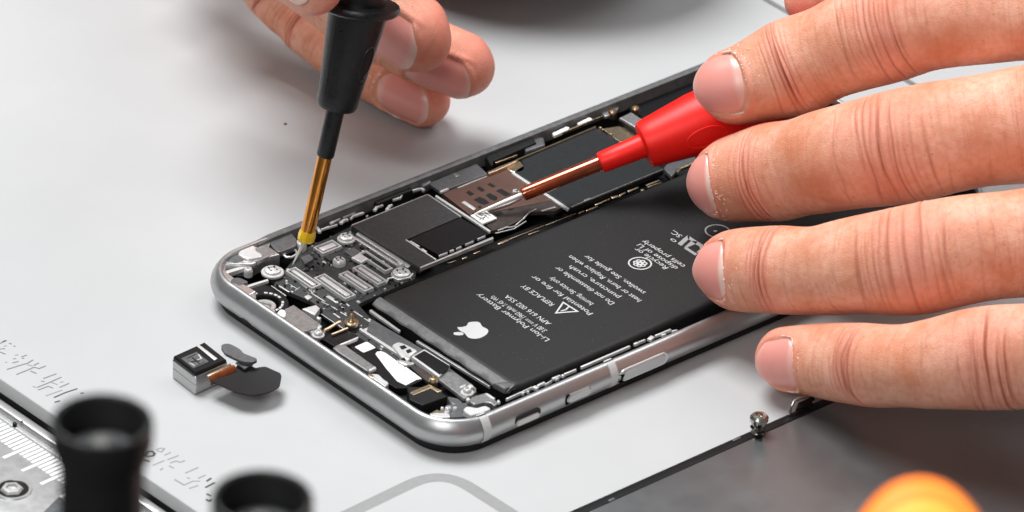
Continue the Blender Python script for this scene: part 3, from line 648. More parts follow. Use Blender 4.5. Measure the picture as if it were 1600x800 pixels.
# fruit emblem
ap = [(108, 590), (160, 590), (205, 578), (222, 562), (225, 545), (235, 537), (270, 530), (330, 528), (362, 540), (378, 566), (395, 588), (425, 600), (450, 615), (460, 635), (445, 665), (415, 690), (370, 712), (320, 722), (270, 720), (235, 710), (212, 690), (200, 672), (180, 652), (150, 640), (125, 622), (110, 605)]
lf = [(62, 662), (72, 650), (110, 646), (150, 648), (172, 655), (178, 668), (165, 680), (130, 684), (90, 682), (68, 675)]
m = MB()
for q in (ap, lf): P = [(*U(700+a/7.272, 430+c_/7.272, ZB)[:2], ZT) for a, c_ in q]; m.add(P, [list(range(len(P)))])
m.build('fruit_emblem', M['textw'], battery, smooth=False)
# ------------------------------------------------------------------ test probes
def lerp(a, b, t): return a+(b-a)*t
def px2mm(p, r): return r*depth(p)/FPX
bA, bB = U(478, 374, 9.2), U(564, 0, 52.0)
bt = lambda y: lerp(bA, bB, (374-y)/374.0)
bax = (bB-bA)/np.linalg.norm(bB-bA)
bp = empty('test_probe', U(457, 413, 4.9), 'black test probe held upright by the left hand, its needle touching the circuit board', 'test probe')
r_ = lambda y, w: px2mm(bt(y), w)
m = MB(); tip = U(457.5, 413, 4.75); nb = bt(369)
m.tube([tip, lerp(tip, U(474, 381, 8.4), .5), U(474, 381, 8.4), nb], [.09, .24, .42, .5], 14); m.build('needle', M['needle'], bp)
m = MB(); m.tube([bt(378), bt(376), bt(366), bt(360)], [r_(376, 9), r_(376, 13.4), r_(370, 13.8), r_(362, 12.6)], 8); m.build('ferrule', M['yellow'], bp, angle=20)
m = MB(); m.tube([bt(366), bt(364), bt(300), bt(236)], [r_(366, 10), r_(364, 11.6), r_(300, 11.6), r_(240, 11.8)], 28); m.build('insulated_tube', M['amber'], bp)
m = MB(); ys = [243, 242, 240, 200, 160, 150]; m.tube([bt(y) for y in ys], [r_(242, 11.5), r_(240, 13.2), r_(238, 14), r_(200, 14.2), r_(160, 14.8), r_(150, 14.8)], 28); m.build('sleeve', M['blackp'], bp)
m = MB(); ys = [163, 165.5, 164, 158, 140, 110, 70, 35, 10]; ws = [20, 26, 30.5, 33, 34, 37, 41.5, 45, 47]
m.tube([bt(y) for y in ys], [r_(y, w) for y, w in zip(ys, ws)], 48); handle = m.build('handle', M['blackp'], bp)
gn = .12*rv+uv-.30*dv; gn /= np.linalg.norm(gn); gc = bt(11)+rv*.25
m = MB(); q = px2mm(gc, 1); m.lathe(gc-gn*.6, gn, [(40*q, -.3), (57*q, -.2), (61*q, .2), (62*q, .8), (60*q, 1.3), (40*q, 1.5)], 48); m.build('finger_guard', M['blackp'], bp)
m = MB(); m.tube([bt(12), bt(-60), bt(-240), bt(-420), bt(-470)], [r_(0, 40), r_(0, 37), r_(0, 40), r_(0, 34), r_(0, 20)], 40); m.build('grip', M['blackp'], bp)
tocam = -dv
def on_handle(tfun, ax, y, ang, w, push=0.0):
    c = tfun(y); a = tocam-(tocam@ax)*ax; a /= np.linalg.norm(a); b = np.cross(ax, a)
    if b@rv < 0: b = -b
    return c+(math.cos(ang)*a+math.sin(ang)*b)*(px2mm(c, w)+push)
hw = lambda y: float(np.interp(y, [10, 35, 70, 110, 140, 158], [47, 45, 41.5, 37, 34, 33]))
m = MB(); m.tube([on_handle(bt, bax, y, math.radians(-37), hw(y), -.05) for y in np.linspace(36, 138, 14)], .09, 6); m.build('mould_seam', M['black'], handle)
m = MB(); N_ = 40; m.tube([on_handle(bt, bax, 84+27*math.cos(k*2*math.pi/N_), math.radians(52+17*math.sin(k*2*math.pi/N_)), hw(84+27*math.cos(k*2*math.pi/N_)), .0) for k in range(N_+1)], .16, 8); m.build('oval_boss', M['blackp'], handle)

rA, rB = U(741, 334.5, 5.5), U(1085, 195, 18.5)
rt = lambda x: lerp(rA, rB, (x-741)/344.0)
rax = (rB-rA)/np.linalg.norm(rB-rA)
rp = empty('test_probe', rA, 'red test probe held by the right hand, its needle resting on the brown card reader', 'test probe')
r_ = lambda x, w: px2mm(rt(x), w)
m = MB(); m.tube([rt(x) for x in (741, 750, 790, 822)], [.1, .25, .42, .45], 14); m.build('needle', M['needle'], rp)
m = MB(); m.tube([rt(x) for x in (815, 817, 822, 880, 940)], [r_(820, 7), r_(820, 10.8), r_(822, 11.6), r_(880, 12), r_(940, 12.6)], 28); m.build('insulated_tube', M['amber2'], rp)
m = MB(); xs = [936, 937, 940, 970, 1003, 1012]; ws = [12, 15, 17, 18, 19.5, 19.5]; m.tube([rt(x) for x in xs], [r_(x, w) for x, w in zip(xs, ws)], 32); m.build('sleeve', M['redp'], rp)
m = MB(); xs = [1004, 1004.5, 1007, 1012, 1022, 1050, 1085, 1120, 1160, 1220, 1300, 1330]; ws = [19, 32, 36.5, 38.5, 40, 44, 49, 51, 50, 46, 40, 20]
m.tube([rt(x) for x in xs], [r_(x, w) for x, w in zip(xs, ws)], 56); rh = m.build('handle', M['redp'], rp)
hw2 = lambda x: float(np.interp(x, xs[3:], ws[3:]))
def oval(cx, dx, ca, da, rad):
    m = MB(); m.tube([on_handle(rt, rax, cx+dx*math.cos(k*2*math.pi/N_), ca+da*math.sin(k*2*math.pi/N_), hw2(cx+dx*math.cos(k*2*math.pi/N_)), -rad*.35) for k in range(N_+1)], rad, 8); return m
oval(1090, 30, math.radians(33), math.radians(20), .16).build('oval_boss', M['redp'], rh)
m = MB(); m.tube([on_handle(rt, rax, x, math.radians(38+8*math.sin((x-1075)*.06)), hw2(x), -.03) for x in np.linspace(1072, 1104, 10)], .1, 6); m.build('boss_mark', M['redp'], rh)

# ------------------------------------------------------------------ camera module lying on the table
cmo = empty('camera_module', U(305, 618, 0), 'tiny removed phone camera module with black flex cable lying on the table', 'camera module')
ZC = 4.3
top = [(269, 556), (320, 533), (356, 561.5), (305, 584)]
P = ccw(UP(top, ZC)); P = roundpoly(P, .35, 4)
m = MB(); LL = lambda q, z: [(x, y, z) for x, y in offset(P, q)]
m.loft([LL(-.25, .05), LL(0, .3), LL(0, 2.0), LL(-.05, 2.05), LL(-.05, 2.25), LL(0, 2.3), LL(.02, 3.5), LL(-.12, 3.7)]); m.build('metal_housing', M['housing'], cmo)
m = MB(); m.loft([LL(-.1, 3.3), LL(-.1, 4.05), LL(-.3, ZC)]); m.build('black_cover', M['gloss'], cmo)
part('sensor_window', M['plate_dk'], ([(283, 559.5), (307, 549.5), (326, 564.5), (302, 575)], ZC+.06, .4), parent=cmo, ch=.06)
m = MB()
for p0, p1, w in (((292, 560), (306, 553), .22), ((296, 566), (312, 563), .4), ((300, 558), (312, 568), .3), ((306, 572), (320, 565), .15)): fbar(p0, p1, w, ZC+.09, .1, m)
m.build('window_trace', M['black'], cmo); m = MB()
for p0, p1, w in (((304, 571), (296, 566), .18), ((310, 553), (315, 560), .25), ((314, 560), (308, 562), .2)): fbar(p0, p1, w, ZC+.12, .12, m)
m.pp([(307, 540), (311, 538), (340, 560), (335, 562.5)], ZC+.08, .3, .05); m.build('silver_strip', M['tin'], cmo)
m = MB(); m.pp([(323, 585), (360, 567.5), (362, 571), (325, 588)], 3.9, .25, .04); m.build('contact_edge', M['brass'], cmo)
# flex: leaves the side of the housing, bends down, then spreads out as a flap
m = MB(); a0, a1 = U(325, 589, 3.6), U(365, 571, 3.6)
dn = np.array([.62, .0, 0]); prof_ = [(0, 3.75), (.35, 3.7), (.7, 3.3), (.85, 2.8), (.8, 2.3)]
rows = []
for o_, z in prof_:
    rows.append([(*(np.array(a0[:2])+np.array([o_, 0])), z), (*(np.array(a1[:2])+np.array([o_, 0])), z), (*(np.array(a1[:2])+np.array([o_-.18, 0])), z-.1), (*(np.array(a0[:2])+np.array([o_-.18, 0])), z-.1)])
m.loft(rows); m.build('orange_flex', M['orange_in'], cmo)
def warped_flap(pts, zf, th, name, mt):
    bm = bmesh.new(); poly = roundpoly(UP(pts, zf(0, 0)), .5, 4)
    top_ = [bm.verts.new((x, y, 0)) for x, y in poly]; f = bm.faces.new(top_)
    bmesh.ops.triangulate(bm, faces=[f]); bmesh.ops.subdivide_edges(bm, edges=bm.edges[:], cuts=3, use_grid_fill=True)
    m = MB(); c = np.mean(np.array(poly), axis=0)
    vs = [(v.co.x, v.co.y, zf(v.co.x-c[0], v.co.y-c[1])) for v in bm.verts]; bm.verts.index_update()
    fs = [[v.index for v in f.verts] for f in bm.faces]; n = len(vs)
    m.add(vs, fs); m.add([(x, y, z-th) for x, y, z in vs], [f[::-1] for f in fs])
    ed = [[e.verts[0].index, e.verts[1].index] for e in bm.edges if len(e.link_faces) == 1]
    for a, b in ed: m.f.append([a, b, b+n, a+n]); m.m.append(0)
    bm.free(); return m.build(name, mt, cmo)
warped_flap([(326, 597), (345, 590), (366, 578), (372, 566), (394, 571), (398, 575), (414, 573), (438, 585), (440, 589), (437, 605), (421, 614), (392, 620), (368, 616), (346, 606)], lambda x, y: 2.9+.03*x-.02*y+.012*y*y, .22, 'flex_flap', M['flexblk'])
warped_flap([(345, 541), (348, 537), (357, 536), (366, 540), (376, 546), (380, 552), (400, 560), (402, 563), (394, 567), (378, 565), (352, 552)], lambda x, y: 4.3+.02*x, .5, 'flex_connector', M['plate_dk'])
part('flex_neck', M['plate_dk'], ([(368, 566), (390, 560), (396, 568), (382, 576)], 3.6, .3), parent=cmo, ch=.05)

# ------------------------------------------------------------------ removed screen, face down, lower right
scn = empty('screen_assembly', U(1250, 720, 0), 'removed phone screen lying face down with dull grey metal back plate and black edge', 'phone screen')
X0 = float(np.mean([U(909, 800, 1.6)[0], U(1180, 678, 1.6)[0], U(1285, 630, 1.6)[0]]))
m = MB(); m.box(X0-1.2, X0+66, -42, 96, .05, 1.3, .2); m.box(X0-1.0, X0+.8, -40, 95, 1.1, 1.72, .12); m.build('glass_frame', M['gloss'], scn)
m = MB(); m.box(X0+.85, X0+64, -40, 94, 1.0, 1.7, .1); m.build('back_plate', M['back'], scn)
cc = U(1185, 672, 2.2)
m = MB(); m.lathe((cc[0], cc[1], 1.4), (0, 0, 1), [(1.1, 0), (1.3, .5), (.95, 1.0), (.8, 1.5), (1.2, 2.0), (1.5, 2.7), (1.55, 3.3), (1.2, 3.7), (.6, 3.8), (.5, 3.3), (.02, 3.2)], 20); m.build('spring_screw', M['chrome'], scn)
m = MB(); m.tube([U(1176, 668, 2.5), U(1182, 660, 3.6), U(1193, 661, 3.6)], [.5, .42, .35], 10); m.tube([U(1182, 676, 3.0), U(1194, 674, 3.0)], .3, 8); m.tube([U(1180, 683, 2.0), U(1190, 681, 1.9)], .35, 8); m.build('spring_clip', M['gloss'], scn)
m = MB(); hk = [(1234, 648, 1.9), (1235, 637, 3.0), (1240, 627, 4.0), (1252, 621, 4.3), (1268, 618, 4.2), (1271, 624, 2.8)]; m.tube([U(*p) for p in hk], [.25, .28, .3, .32, .3, .3], 10); m.build('hook_clip', M['chrome'], scn)
m = MB(); m.pp([(1243, 640), (1247, 629), (1268, 620), (1270, 630)], 2.6, .3, .05); m.build('hook_plate', M['gloss'], scn)
m = MB(); fbar((1145, 688), (1157, 683), .4, 1.85, .2, m); fbar((951, 782), (960, 778), .5, 1.82, .2, m); m.build('edge_clip', M['plate_dk'], scn)

# ------------------------------------------------------------------ steel ruler in front of the board
rul = empty('steel_ruler', (20, BY-10, -5.9), 'steel ruler with white graduation marks along the front edge of the table', 'ruler')
def RP(pts, z): return UP(pts, z)
e0, e1 = np.array(U(0, 592, 0)[:2]), np.array(U(305, 798, 0)[:2]); ed = (e1-e0)/np.linalg.norm(e1-e0); en = np.array([ed[1], -ed[0]])
def RS(s, t): return tuple(e0+ed*s+en*t)
def rbox(m, s0, s1, t0, t1, z0, z1, ch): m.prism([RS(s0, t0), RS(s1, t0), RS(s1, t1), RS(s0, t1)], z0, z1, ch); return m
m = MB(); rbox(m, -60, 110, .75, 2.9, -5.9, -2.75, .55); m.build('guide_rail', M['rail'], rul)
m = MB(); rbox(m, -60, 110, 2.95, 4.1, -5.9, -3.35, .2); m.build('guide_ledge', M['scale'], rul)
m = MB(); m.prism([RS(*q) for q in ((-60, 4.12), (110, 4.12), (110, 30), (-60, 30))], -5.9, -3.2, .2)
plate = m.build('scale_plate', M['scale'], rul)
zs = -3.18; o2 = np.array(U(14, 665.6, zs)[:2])-e0; s0, t0 = o2@ed, o2@en
m = MB()
for k in range(-40, 60):
    ln = 6.6 if k % 5 == 2 else 3.9
    s = s0+k*.98
    m.prism([RS(s-.32, t0), RS(s+.32, t0), RS(s+.32, t0+ln), RS(s-.32, t0+ln)], zs-.1, zs+.02)
m.build('graduation_marks', M['white'], plate, smooth=False)
m = MB()
for a, b_ in ((23, 664), (36, 661)):
    q = U(a, b_, zs); m.disc((q[0], q[1]), .38, zs-.5, zs+.4, 10, .1)
m.build('stop_pin', M['black'], rul)
q = U(20, 765, -3.2); m = MB(); m.ring((q[0], q[1]), 2.55, 3.15, -4, -3.0, 40); m.build('hole_rim', M['rail'], rul)
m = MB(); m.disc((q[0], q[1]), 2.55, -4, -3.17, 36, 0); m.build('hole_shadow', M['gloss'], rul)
m = MB(); m.lathe((q[0], q[1]-.2, -3.9), (0, 0, 1), [(1.9, 0), (1.9, .9), (1.6, 1.25), (1.0, 1.3), (.9, .9), (.02, .8)], 6); m.build('bolt', M['steel'], rul, angle=15)
m = MB(); m.prism([U(*p, -3.1)[:2] for p in ((66, 802), (92, 776), (240, 880), (200, 940), (70, 900))], -4, -3.12); lp = m.build('base_plate', M['plate_dk'], rul)
for t_, a, b_ in (("2", 90, 764), ("01", 90, 795)):
    pass

# ------------------------------------------------------------------ out-of-focus posts and knob near the camera
def raypt(px, py, dep): return CPOS+(dv*FPX+rv*(px-800)-uv*(py-400))*(dep/FPX)
def post(px, py, dep, label):
    c = raypt(px, py, dep); R_ = 81*dep/FPX; k = R_/6.04
    base = -6.0
    p = empty('hollow_post', (c[0], c[1], base), label, 'post', 'black posts in the foreground')
    m = MB(); h = c[2]-base
    prof_ = [(5.6, 0), (5.6, 6), (4.9, 8), (5.0, h-6.8), (5.1, h-5.8), (5.6, h-4.6), (5.95, h-3.2), (6.04, h-.7), (5.9, h-.15), (5.6, h), (5.3, h-.25), (5.15, h-1), (4.9, h-4.5), (.02, h-4.6)]
    m.lathe((c[0], c[1], base), (0, 0, 1), [(r*k, z) for r, z in prof_], 56, True); m.build('shaft', M['post'], p)
    m = MB(); m.lathe((c[0], c[1], c[2]-4.7), (0, 0, 1), [(1.9*k, 0), (1.8*k, 1.4), (1.2*k, 2.0), (.02, 2.2)], 24); m.build('centre_pin', M['pin'], p)
    m = MB(); m.ring((c[0], c[1]), 2.6*k, 4.0*k, c[2]-5, c[2]-4.0, 40); m.build('inner_ring', M['plate_dk'], p)
post(160, 655, 640, 'hollow black post with flared rim in front of the steel ruler scale')
post(410, 775, 640, 'hollow black post cut off by the bottom of the photo, right of the other post')

kc = raypt(1440, 886, 680); kax = -.80*dv+.60*np.array([0, 0, 1.0]); kax /= np.linalg.norm(kax)
k1 = rv-(rv@kax)*kax; k1 /= np.linalg.norm(k1); k2 = np.cross(kax, k1)
if k2@uv < 0: k2 = -k2
kn = empty('screwdriver_handle', (kc[0], kc[1], -6), 'blurred bright orange and yellow handle end in the lower right foreground', 'screwdriver')
def kloop(r, h, tri=.10):
    out = []
    for k in range(48):
        a = 2*math.pi*k/48; rr_ = r*1.16*(1+tri*math.cos(3*(a-math.radians(88)))); out.append(tuple(kc+kax*h+k1*(rr_*math.cos(a))+k2*(rr_*math.sin(a))))
    return out
m = MB(); m.loft([kloop(r, h) for r, h in ((6, -150), (6.5, -60), (8.5, -30), (9.6, -8), (9.7, -3), (9.2, 0), (8.6, 1.4), (7.8, 2.3))], True, True); m.build('grip', mat("orange_plastic", (.92, .19, .008), .6), kn)
m = MB(); m.loft([kloop(r, h, .07) for r, h in ((8.0, 1.6), (7.9, 2.3), (7.0, 3.0), (6.0, 3.6))], True, True); m.build('amber_ring', mat("amber_plastic", (.93, .31, .012), .6), kn)
m = MB(); m.loft([kloop(r, h, .04) for r, h in ((6.0, 2.8), (5.8, 3.7), (4.2, 4.5), (2.2, 5.0), (.3, 5.1))], True, True); m.build('end_cap', mat("yellow_plastic", (.95, .46, .035), .6), kn)
# ------------------------------------------------------------------ hands
def skin_mat():
    m = bpy.data.materials.new("skin"); m.use_nodes = True; nt = m.node_tree; N = nt.nodes; L = nt.links; b = N["Principled BSDF"]
    geo = N.new("ShaderNodeNewGeometry")
    def noise(sc, det=5, rough=.6):
        t = N.new("ShaderNodeTexNoise"); t.inputs["Scale"].default_value = sc/S; t.inputs["Detail"].default_value = det; t.inputs["Roughness"].default_value = rough
        L.new(geo.outputs["Position"], t.inputs["Vector"]); return t
    def attr(n): a = N.new("ShaderNodeAttribute"); a.attribute_name = n; return a.outputs["Fac"]
    def mixc(fac, a, c2):
        x = N.new("ShaderNodeMix"); x.data_type = 'RGBA'
        if hasattr(fac, 'node'): L.new(fac, x.inputs[0])
        else: x.inputs[0].default_value = fac
        for i, v in ((6, a), (7, c2)):
            if hasattr(v, 'node'): L.new(v, x.inputs[i])
            else: x.inputs[i].default_value = (*v, 1)
        return x.outputs[2]
    def rng_(src, a, c2, lo=0., hi=1.):
        r = N.new("ShaderNodeMapRange"); r.inputs[1].default_value = a; r.inputs[2].default_value = c2; r.inputs[3].default_value = lo; r.inputs[4].default_value = hi; L.new(src, r.inputs[0]); return r.outputs[0]
    base = mixc(rng_(noise(.12).outputs["Fac"], .35, .68), (.68, .27, .155), (.85, .46, .33))
    base = mixc(rng_(noise(.9).outputs["Fac"], .45, .72, 0, .42), base, (.62, .18, .085))
    base = mixc(attr("tone"), base, (.80, .27, .20))
    base = mixc(attr("crease"), base, (.36, .09, .045))
    v = N.new("ShaderNodeTexVoronoi"); v.inputs["Scale"].default_value = .42/S; L.new(geo.outputs["Position"], v.inputs["Vector"])
    base = mixc(rng_(v.outputs["Distance"], .10, .03, 0, .5), base, (.33, .10, .05))
    L.new(base, b.inputs["Base Color"])
    b.inputs["Roughness"].default_value = .47; b.inputs["Specular IOR Level"].default_value = .36
    b.inputs["Subsurface Weight"].default_value = .12; b.inputs["Subsurface Radius"].default_value = (1.0, .3, .15); b.inputs["Subsurface Scale"].default_value = .8*S
    v2 = N.new("ShaderNodeTexVoronoi"); v2.feature = 'DISTANCE_TO_EDGE'; v2.inputs["Scale"].default_value = 2.1/S; L.new(geo.outputs["Position"], v2.inputs["Vector"])
    n2 = noise(4, 4)
    ad = N.new("ShaderNodeMath"); ad.operation = 'MULTIPLY_ADD'; L.new(rng_(v2.outputs["Distance"], 0, .18), ad.inputs[0]); ad.inputs[1].default_value = .8; L.new(n2.outputs["Fac"], ad.inputs[2])
    bp_ = N.new("ShaderNodeBump"); bp_.inputs["Distance"].default_value = .035*S; bp_.inputs["Strength"].default_value = 1; L.new(ad.outputs[0], bp_.inputs["Height"]); L.new(bp_.outputs[0], b.inputs["Normal"])
    return m
def nail_mat():
    m = bpy.data.materials.new("fingernail"); m.use_nodes = True; nt = m.node_tree; N = nt.nodes; L = nt.links; b = N["Principled BSDF"]
    def attr(n): a = N.new("ShaderNodeAttribute"); a.attribute_name = n; return a.outputs["Fac"]
    x = N.new("ShaderNodeMix"); x.data_type = 'RGBA'; x.inputs[6].default_value = (.80, .29, .245, 1); x.inputs[7].default_value = (.84, .60, .52, 1); L.new(attr("pale"), x.inputs[0])
    L.new(x.outputs[2], b.inputs["Base Color"]); b.inputs["Roughness"].default_value = .36; b.inputs["Coat Weight"].default_value = .25; b.inputs["Coat Roughness"].default_value = .25
    b.inputs["Subsurface Weight"].default_value = .15; b.inputs["Subsurface Radius"].default_value = (1, .4, .3); b.inputs["Subsurface Scale"].default_value = .8*S
    geo = N.new("ShaderNodeNewGeometry"); t = N.new("ShaderNodeTexNoise"); t.inputs["Scale"].default_value = 1.6/S; L.new(geo.outputs["Position"], t.inputs["Vector"])
    bp_ = N.new("ShaderNodeBump"); bp_.inputs["Distance"].default_value = .02*S; L.new(t.outputs["Fac"], bp_.inputs["Height"]); L.new(bp_.outputs[0], b.inputs["Normal"])
    return m
SKIN, NAIL = skin_mat(), nail_mat()
CUT = mat("cuticle_skin", (.80, .62, .52), .5)

def smooth1(a, sig):
    k = np.exp(-.5*(np.arange(-int(3*sig), int(3*sig)+1)/sig)**2); k /= k.sum(); n = len(k)//2
    pad = np.concatenate([2*a[0]-a[1:n+1][::-1], a, 2*a[-1]-a[-n-1:-1][::-1]])
    return np.convolve(pad, k, 'valid')
def sstep(a, b, x): t = np.clip((x-a)/(b-a), 0, 1); return t*t*(3-2*t)
G = lambda x: np.exp(-x*x)

class Finger:
    def __init__(s, pts, dorsal, joints=(), nail=None, seed=0, ds=.15, seg=120, wrinkle=1.0, pad=0.0, ridges=False, flakes=22):
        R = np.random.default_rng(seed); s.seed = seed
        W3 = np.array([U(p[0], p[1], p[3]) for p in pts]); rad = np.array([p[2]*depth(w)/FPX for p, w in zip(pts, W3)])
        ch = np.concatenate([[0], np.cumsum(np.linalg.norm(np.diff(W3, axis=0), axis=1))])
        n = int(ch[-1]/ds); q = np.linspace(0, ch[-1], n); sg = 2.6/ds
        C = np.stack([smooth1(np.interp(q, ch, W3[:, k]), sg) for k in range(3)], 1); r = smooth1(np.interp(q, ch, rad), sg)
        C[0] = C[0]
        sl = np.concatenate([[0], np.cumsum(np.linalg.norm(np.diff(C, axis=0), axis=1))])
        px = np.array([[800+FPX*((c-CPOS)@rv)/((c-CPOS)@dv), 400-FPX*((c-CPOS)@uv)/((c-CPOS)@dv)] for c in C])
        s.C, s.r, s.sl, s.px = C, r, sl, px
        T = np.gradient(C, axis=0); T /= np.linalg.norm(T, axis=1)[:, None]
        dw = dorsal[0]*rv+dorsal[1]*uv-dorsal[2]*dv
        D = dw-(T@dw)[:, None]*T; D /= np.linalg.norm(D, axis=1)[:, None]; B = np.cross(T, D)
        s.T, s.D, s.B = T, D, B
        s.s_at = lambda p: float(sl[np.argmin(((px-np.array(p))**2).sum(1))])
        cap = r[0]*1.15
        e = np.clip(sl/cap, 0, 1); capf = np.maximum(1-(1-e)**2.15, 0)**.5
        capf[0] = .04
        s.capf, s.cap = capf, cap
        phi = np.linspace(0, 2*np.pi, seg, endpoint=False); ph = (phi+np.pi) % (2*np.pi)-np.pi
        PH, SL = np.meshgrid(ph, sl)
        rr = r*capf
        disp = np.zeros_like(PH); tone = np.zeros_like(PH); cre = np.zeros_like(PH)
        # pulp a little fuller on the palm side of the tip
        disp += (-.04*r[:, None])*np.cos(PH)*sstep(0, 3, SL)*pad
        dors = .5+.5*np.cos(PH)
        for (jp, kind) in joints:
            sj = s.s_at(jp); nc, span, dep = (11, 3.4, .26) if kind == 'd' else (16, 6.6, .28) if kind == 'p' else (4, 1.6, .32)
            disp += (.055 if kind == 'p' else .03)*r[:, None]*G((SL-sj)/(span*1.0))*(np.abs(np.sin(PH))*.6+.5*dors)-.03*r[:, None]*G((SL-sj-span*2.0)/(span*.9))
            tone += .42*G((SL-sj)/(span*.8))*sstep(.45, .95, dors)
            for k in range(nc):
                o = R.uniform(-1, 1) if k > 2 else (k-1)*.28
                off = o*span; wob = sum(R.normal()*.22/(m_+1)*np.sin((m_+1)*PH*1.7+R.uniform(0, 6.28)) for m_ in range(4))
                bow = off*(.0 if kind == 'c' else .17)*PH**2*(1 if kind == 'p' else .6)
                cen = R.normal()*.35; wid = R.uniform(.5, 1.05) if k > 2 else 1.15
                d = dep*R.uniform(.12, .75)*(1.1-.6*abs(o)) if k > 2 else dep*R.uniform(.8, 1.15); w = R.uniform(.13, .22)
                x = (SL-sj-off-bow-wob*.8)/w; g = G(x)*G(((PH-cen)/wid)**2)
                disp -= d*g*wrinkle; disp += d*.35*(G(x/2.2-1.1)+G(x/2.2+1.1))*G(((PH-cen)/wid)**2)*wrinkle; cre += (.6 if k < 3 else .3)*g*wrinkle
        for k in range(int(sl[-1]*1.3)):           # fine transverse skin lines
            sj = R.uniform(3, sl[-1]); cen = R.normal()*.7; wid = R.uniform(.25, .8); wob = R.normal()*.5*np.sin(PH*2+R.uniform(0, 6)); w = R.uniform(.13, .22)
            x = (SL-sj-wob)/w; g = G(x)*G((PH-cen)/wid); disp -= .032*g*wrinkle; cre += .16*g*wrinkle
        # slow unevenness
        for k in range(14):
            a, bq, c_ = R.uniform(.1, .5), R.integers(1, 4), R.uniform(0, 6.28); disp += .05*np.sin(a*SL+c_)*np.cos(bq*PH+R.uniform(0, 6))*sstep(0, 4, SL)
        tone += (1.1 if ridges else .75)*(1-sstep(4, 13, SL))*(.35+.65*(1-dors))
        if ridges:                                  # fingerprint ridges on the pulp
            rho = np.sqrt((SL-4.0)**2+(r[0]*(np.abs(PH)-2.1))**2*.8+1.0)
            disp += .03*np.sin(2*np.pi*rho/.52)*(1-sstep(.2, .55, dors))*(1-sstep(8, 12, SL))*sstep(.6, 2, SL)
        s.nail = None
        if nail:
            n0, n1, nw, free, pal = nail
            s0 = n0*1.0; s1 = n1*1.0
            s.nail = (s0, s1, nw); s.flakes = flakes
            u = np.clip(PH/nw, -1.6, 1.6); fr = s0+(2.6 if s0 > 1.5 else 1.6)*np.abs(u)**2.4; cu = s1-.22*(s1-s0)*np.abs(u)**2.6
            side = 1-sstep(.92, 1.04, np.abs(u)); ins = side*sstep(-.3, .3, SL-fr)*(1-sstep(-.25, .25, SL-cu))
            disp -= .42*ins*np.minimum(1, SL/1.5)
            near = (G((np.abs(u)-1.12)/.11)*sstep(s0-.5, s0+2.5, SL)*(1-sstep(-.6, .9, SL-cu)) + 1.0*G((SL-cu-.55)/.5)*side)
            disp += .26*near; tone += .3*near
            if s0 > 1.5: disp += .22*G((SL-fr+.7)/.6)*side
        co = np.cos(phi)[None, :]; si = np.sin(phi)[None, :]
        Rr = rr[:, None]+disp*np.minimum(1, capf[:, None]*1.6)
        V = C[:, None, :]+Rr[..., None]*(co[..., None]*D[:, None, :]*.95+si[..., None]*B[:, None, :])
        nr = n; s.nr, s.seg = nr, seg
        s.V = V.reshape(-1, 3); idx = np.arange(nr*seg).reshape(nr, seg); nx = np.roll(idx, -1, axis=1)
        s.F = np.stack([idx[:-1], nx[:-1], nx[1:], idx[1:]], -1).reshape(-1, 4)
        s.cap0, s.cap1 = idx[0][::-1].tolist(), idx[-1].tolist()
        s.tone, s.cre = np.clip(tone, 0, 1).ravel(), np.clip(cre, 0, 1).ravel()
        s.free = nail[3] if nail else 0; s.pal = nail[4] if nail else 0
    def nail_mesh(s, parent, label=None):
        s0, s1, nw = s.nail; NA, NB_ = 33, 40; top, pale, rows = [], [], []
        for b_ in range(NB_):
            for a_ in range(NA):
                u = -1+2*a_/(NA-1); w = b_/(NB_-1)
                fr = s0-s.free+(2.6 if s0 > 1.5 else 2.4)*abs(u)**2.4; cu = s1-.22*(s1-s0)*abs(u)**2.6+.25
                sv = fr+(cu-fr)*w
                i = np.interp(max(sv, 0), s.sl, np.arange(len(s.sl))); c = np.array([np.interp(i, np.arange(len(s.sl)), s.C[:, k]) for k in range(3)])
                k_ = int(round(i)); r = np.interp(i, np.arange(len(s.sl)), s.r)
                if sv < 0: c = s.C[0]+s.T[0]*sv
                e = np.clip((sv+.9)/(s.cap*1.0), 0, 1); cf = max(1-(1-e)**2.6, .02)**.5
                ang = u*nw*.985
                hh = r*cf-.20-.30*sstep(.82, 1.0, w)-.16*abs(u)**5
                P_ = c+hh*(math.cos(ang)*s.D[k_]*.95+math.sin(ang)*s.B[k_]); top.append(P_)
                pale.append(float(np.clip(sstep(.80, .92, w+.12*(1-u*u)-.06)*.8*s.pal[1]+(1-sstep(.0, .14, w))*s.pal[0]+.10, 0, 1)))
        top = np.array(top); Dn = np.repeat(np.array([[0, 0, 0]]), 1, 0)
        cen = np.array([s.D[int(len(s.D)*0)]]); bot = top-.28*s.D[10][None, :]
        idx = np.arange(NA*NB_).reshape(NB_, NA); n = NA*NB_; fs = []
        for b_ in range(NB_-1):
            for a_ in range(NA-1):
                q = [int(idx[b_, a_]), int(idx[b_, a_+1]), int(idx[b_+1, a_+1]), int(idx[b_+1, a_])]; fs.append(q); fs.append([x+n for x in q][::-1])
        bd = [int(x) for x in list(idx[0])+list(idx[1:, -1])+list(idx[-1, ::-1][1:])+list(idx[::-1, 0][1:-1])]
        for i in range(len(bd)): a_, b_ = bd[i], bd[(i+1) % len(bd)]; fs.append([a_, b_, b_+n, a_+n])
        m = MB(); m.add(list(top)+list(bot), fs); o = m.build('fingernail', NAIL, parent, angle=60)
        at = o.data.attributes.new('pale', 'FLOAT', 'POINT'); at.data.foreach_set('value', np.array(pale+pale, np.float32))
        # ragged cuticle: a thin irregular rim of dry skin round the base of the nail
        R = np.random.default_rng(s.seed+5); path, rad = [], []
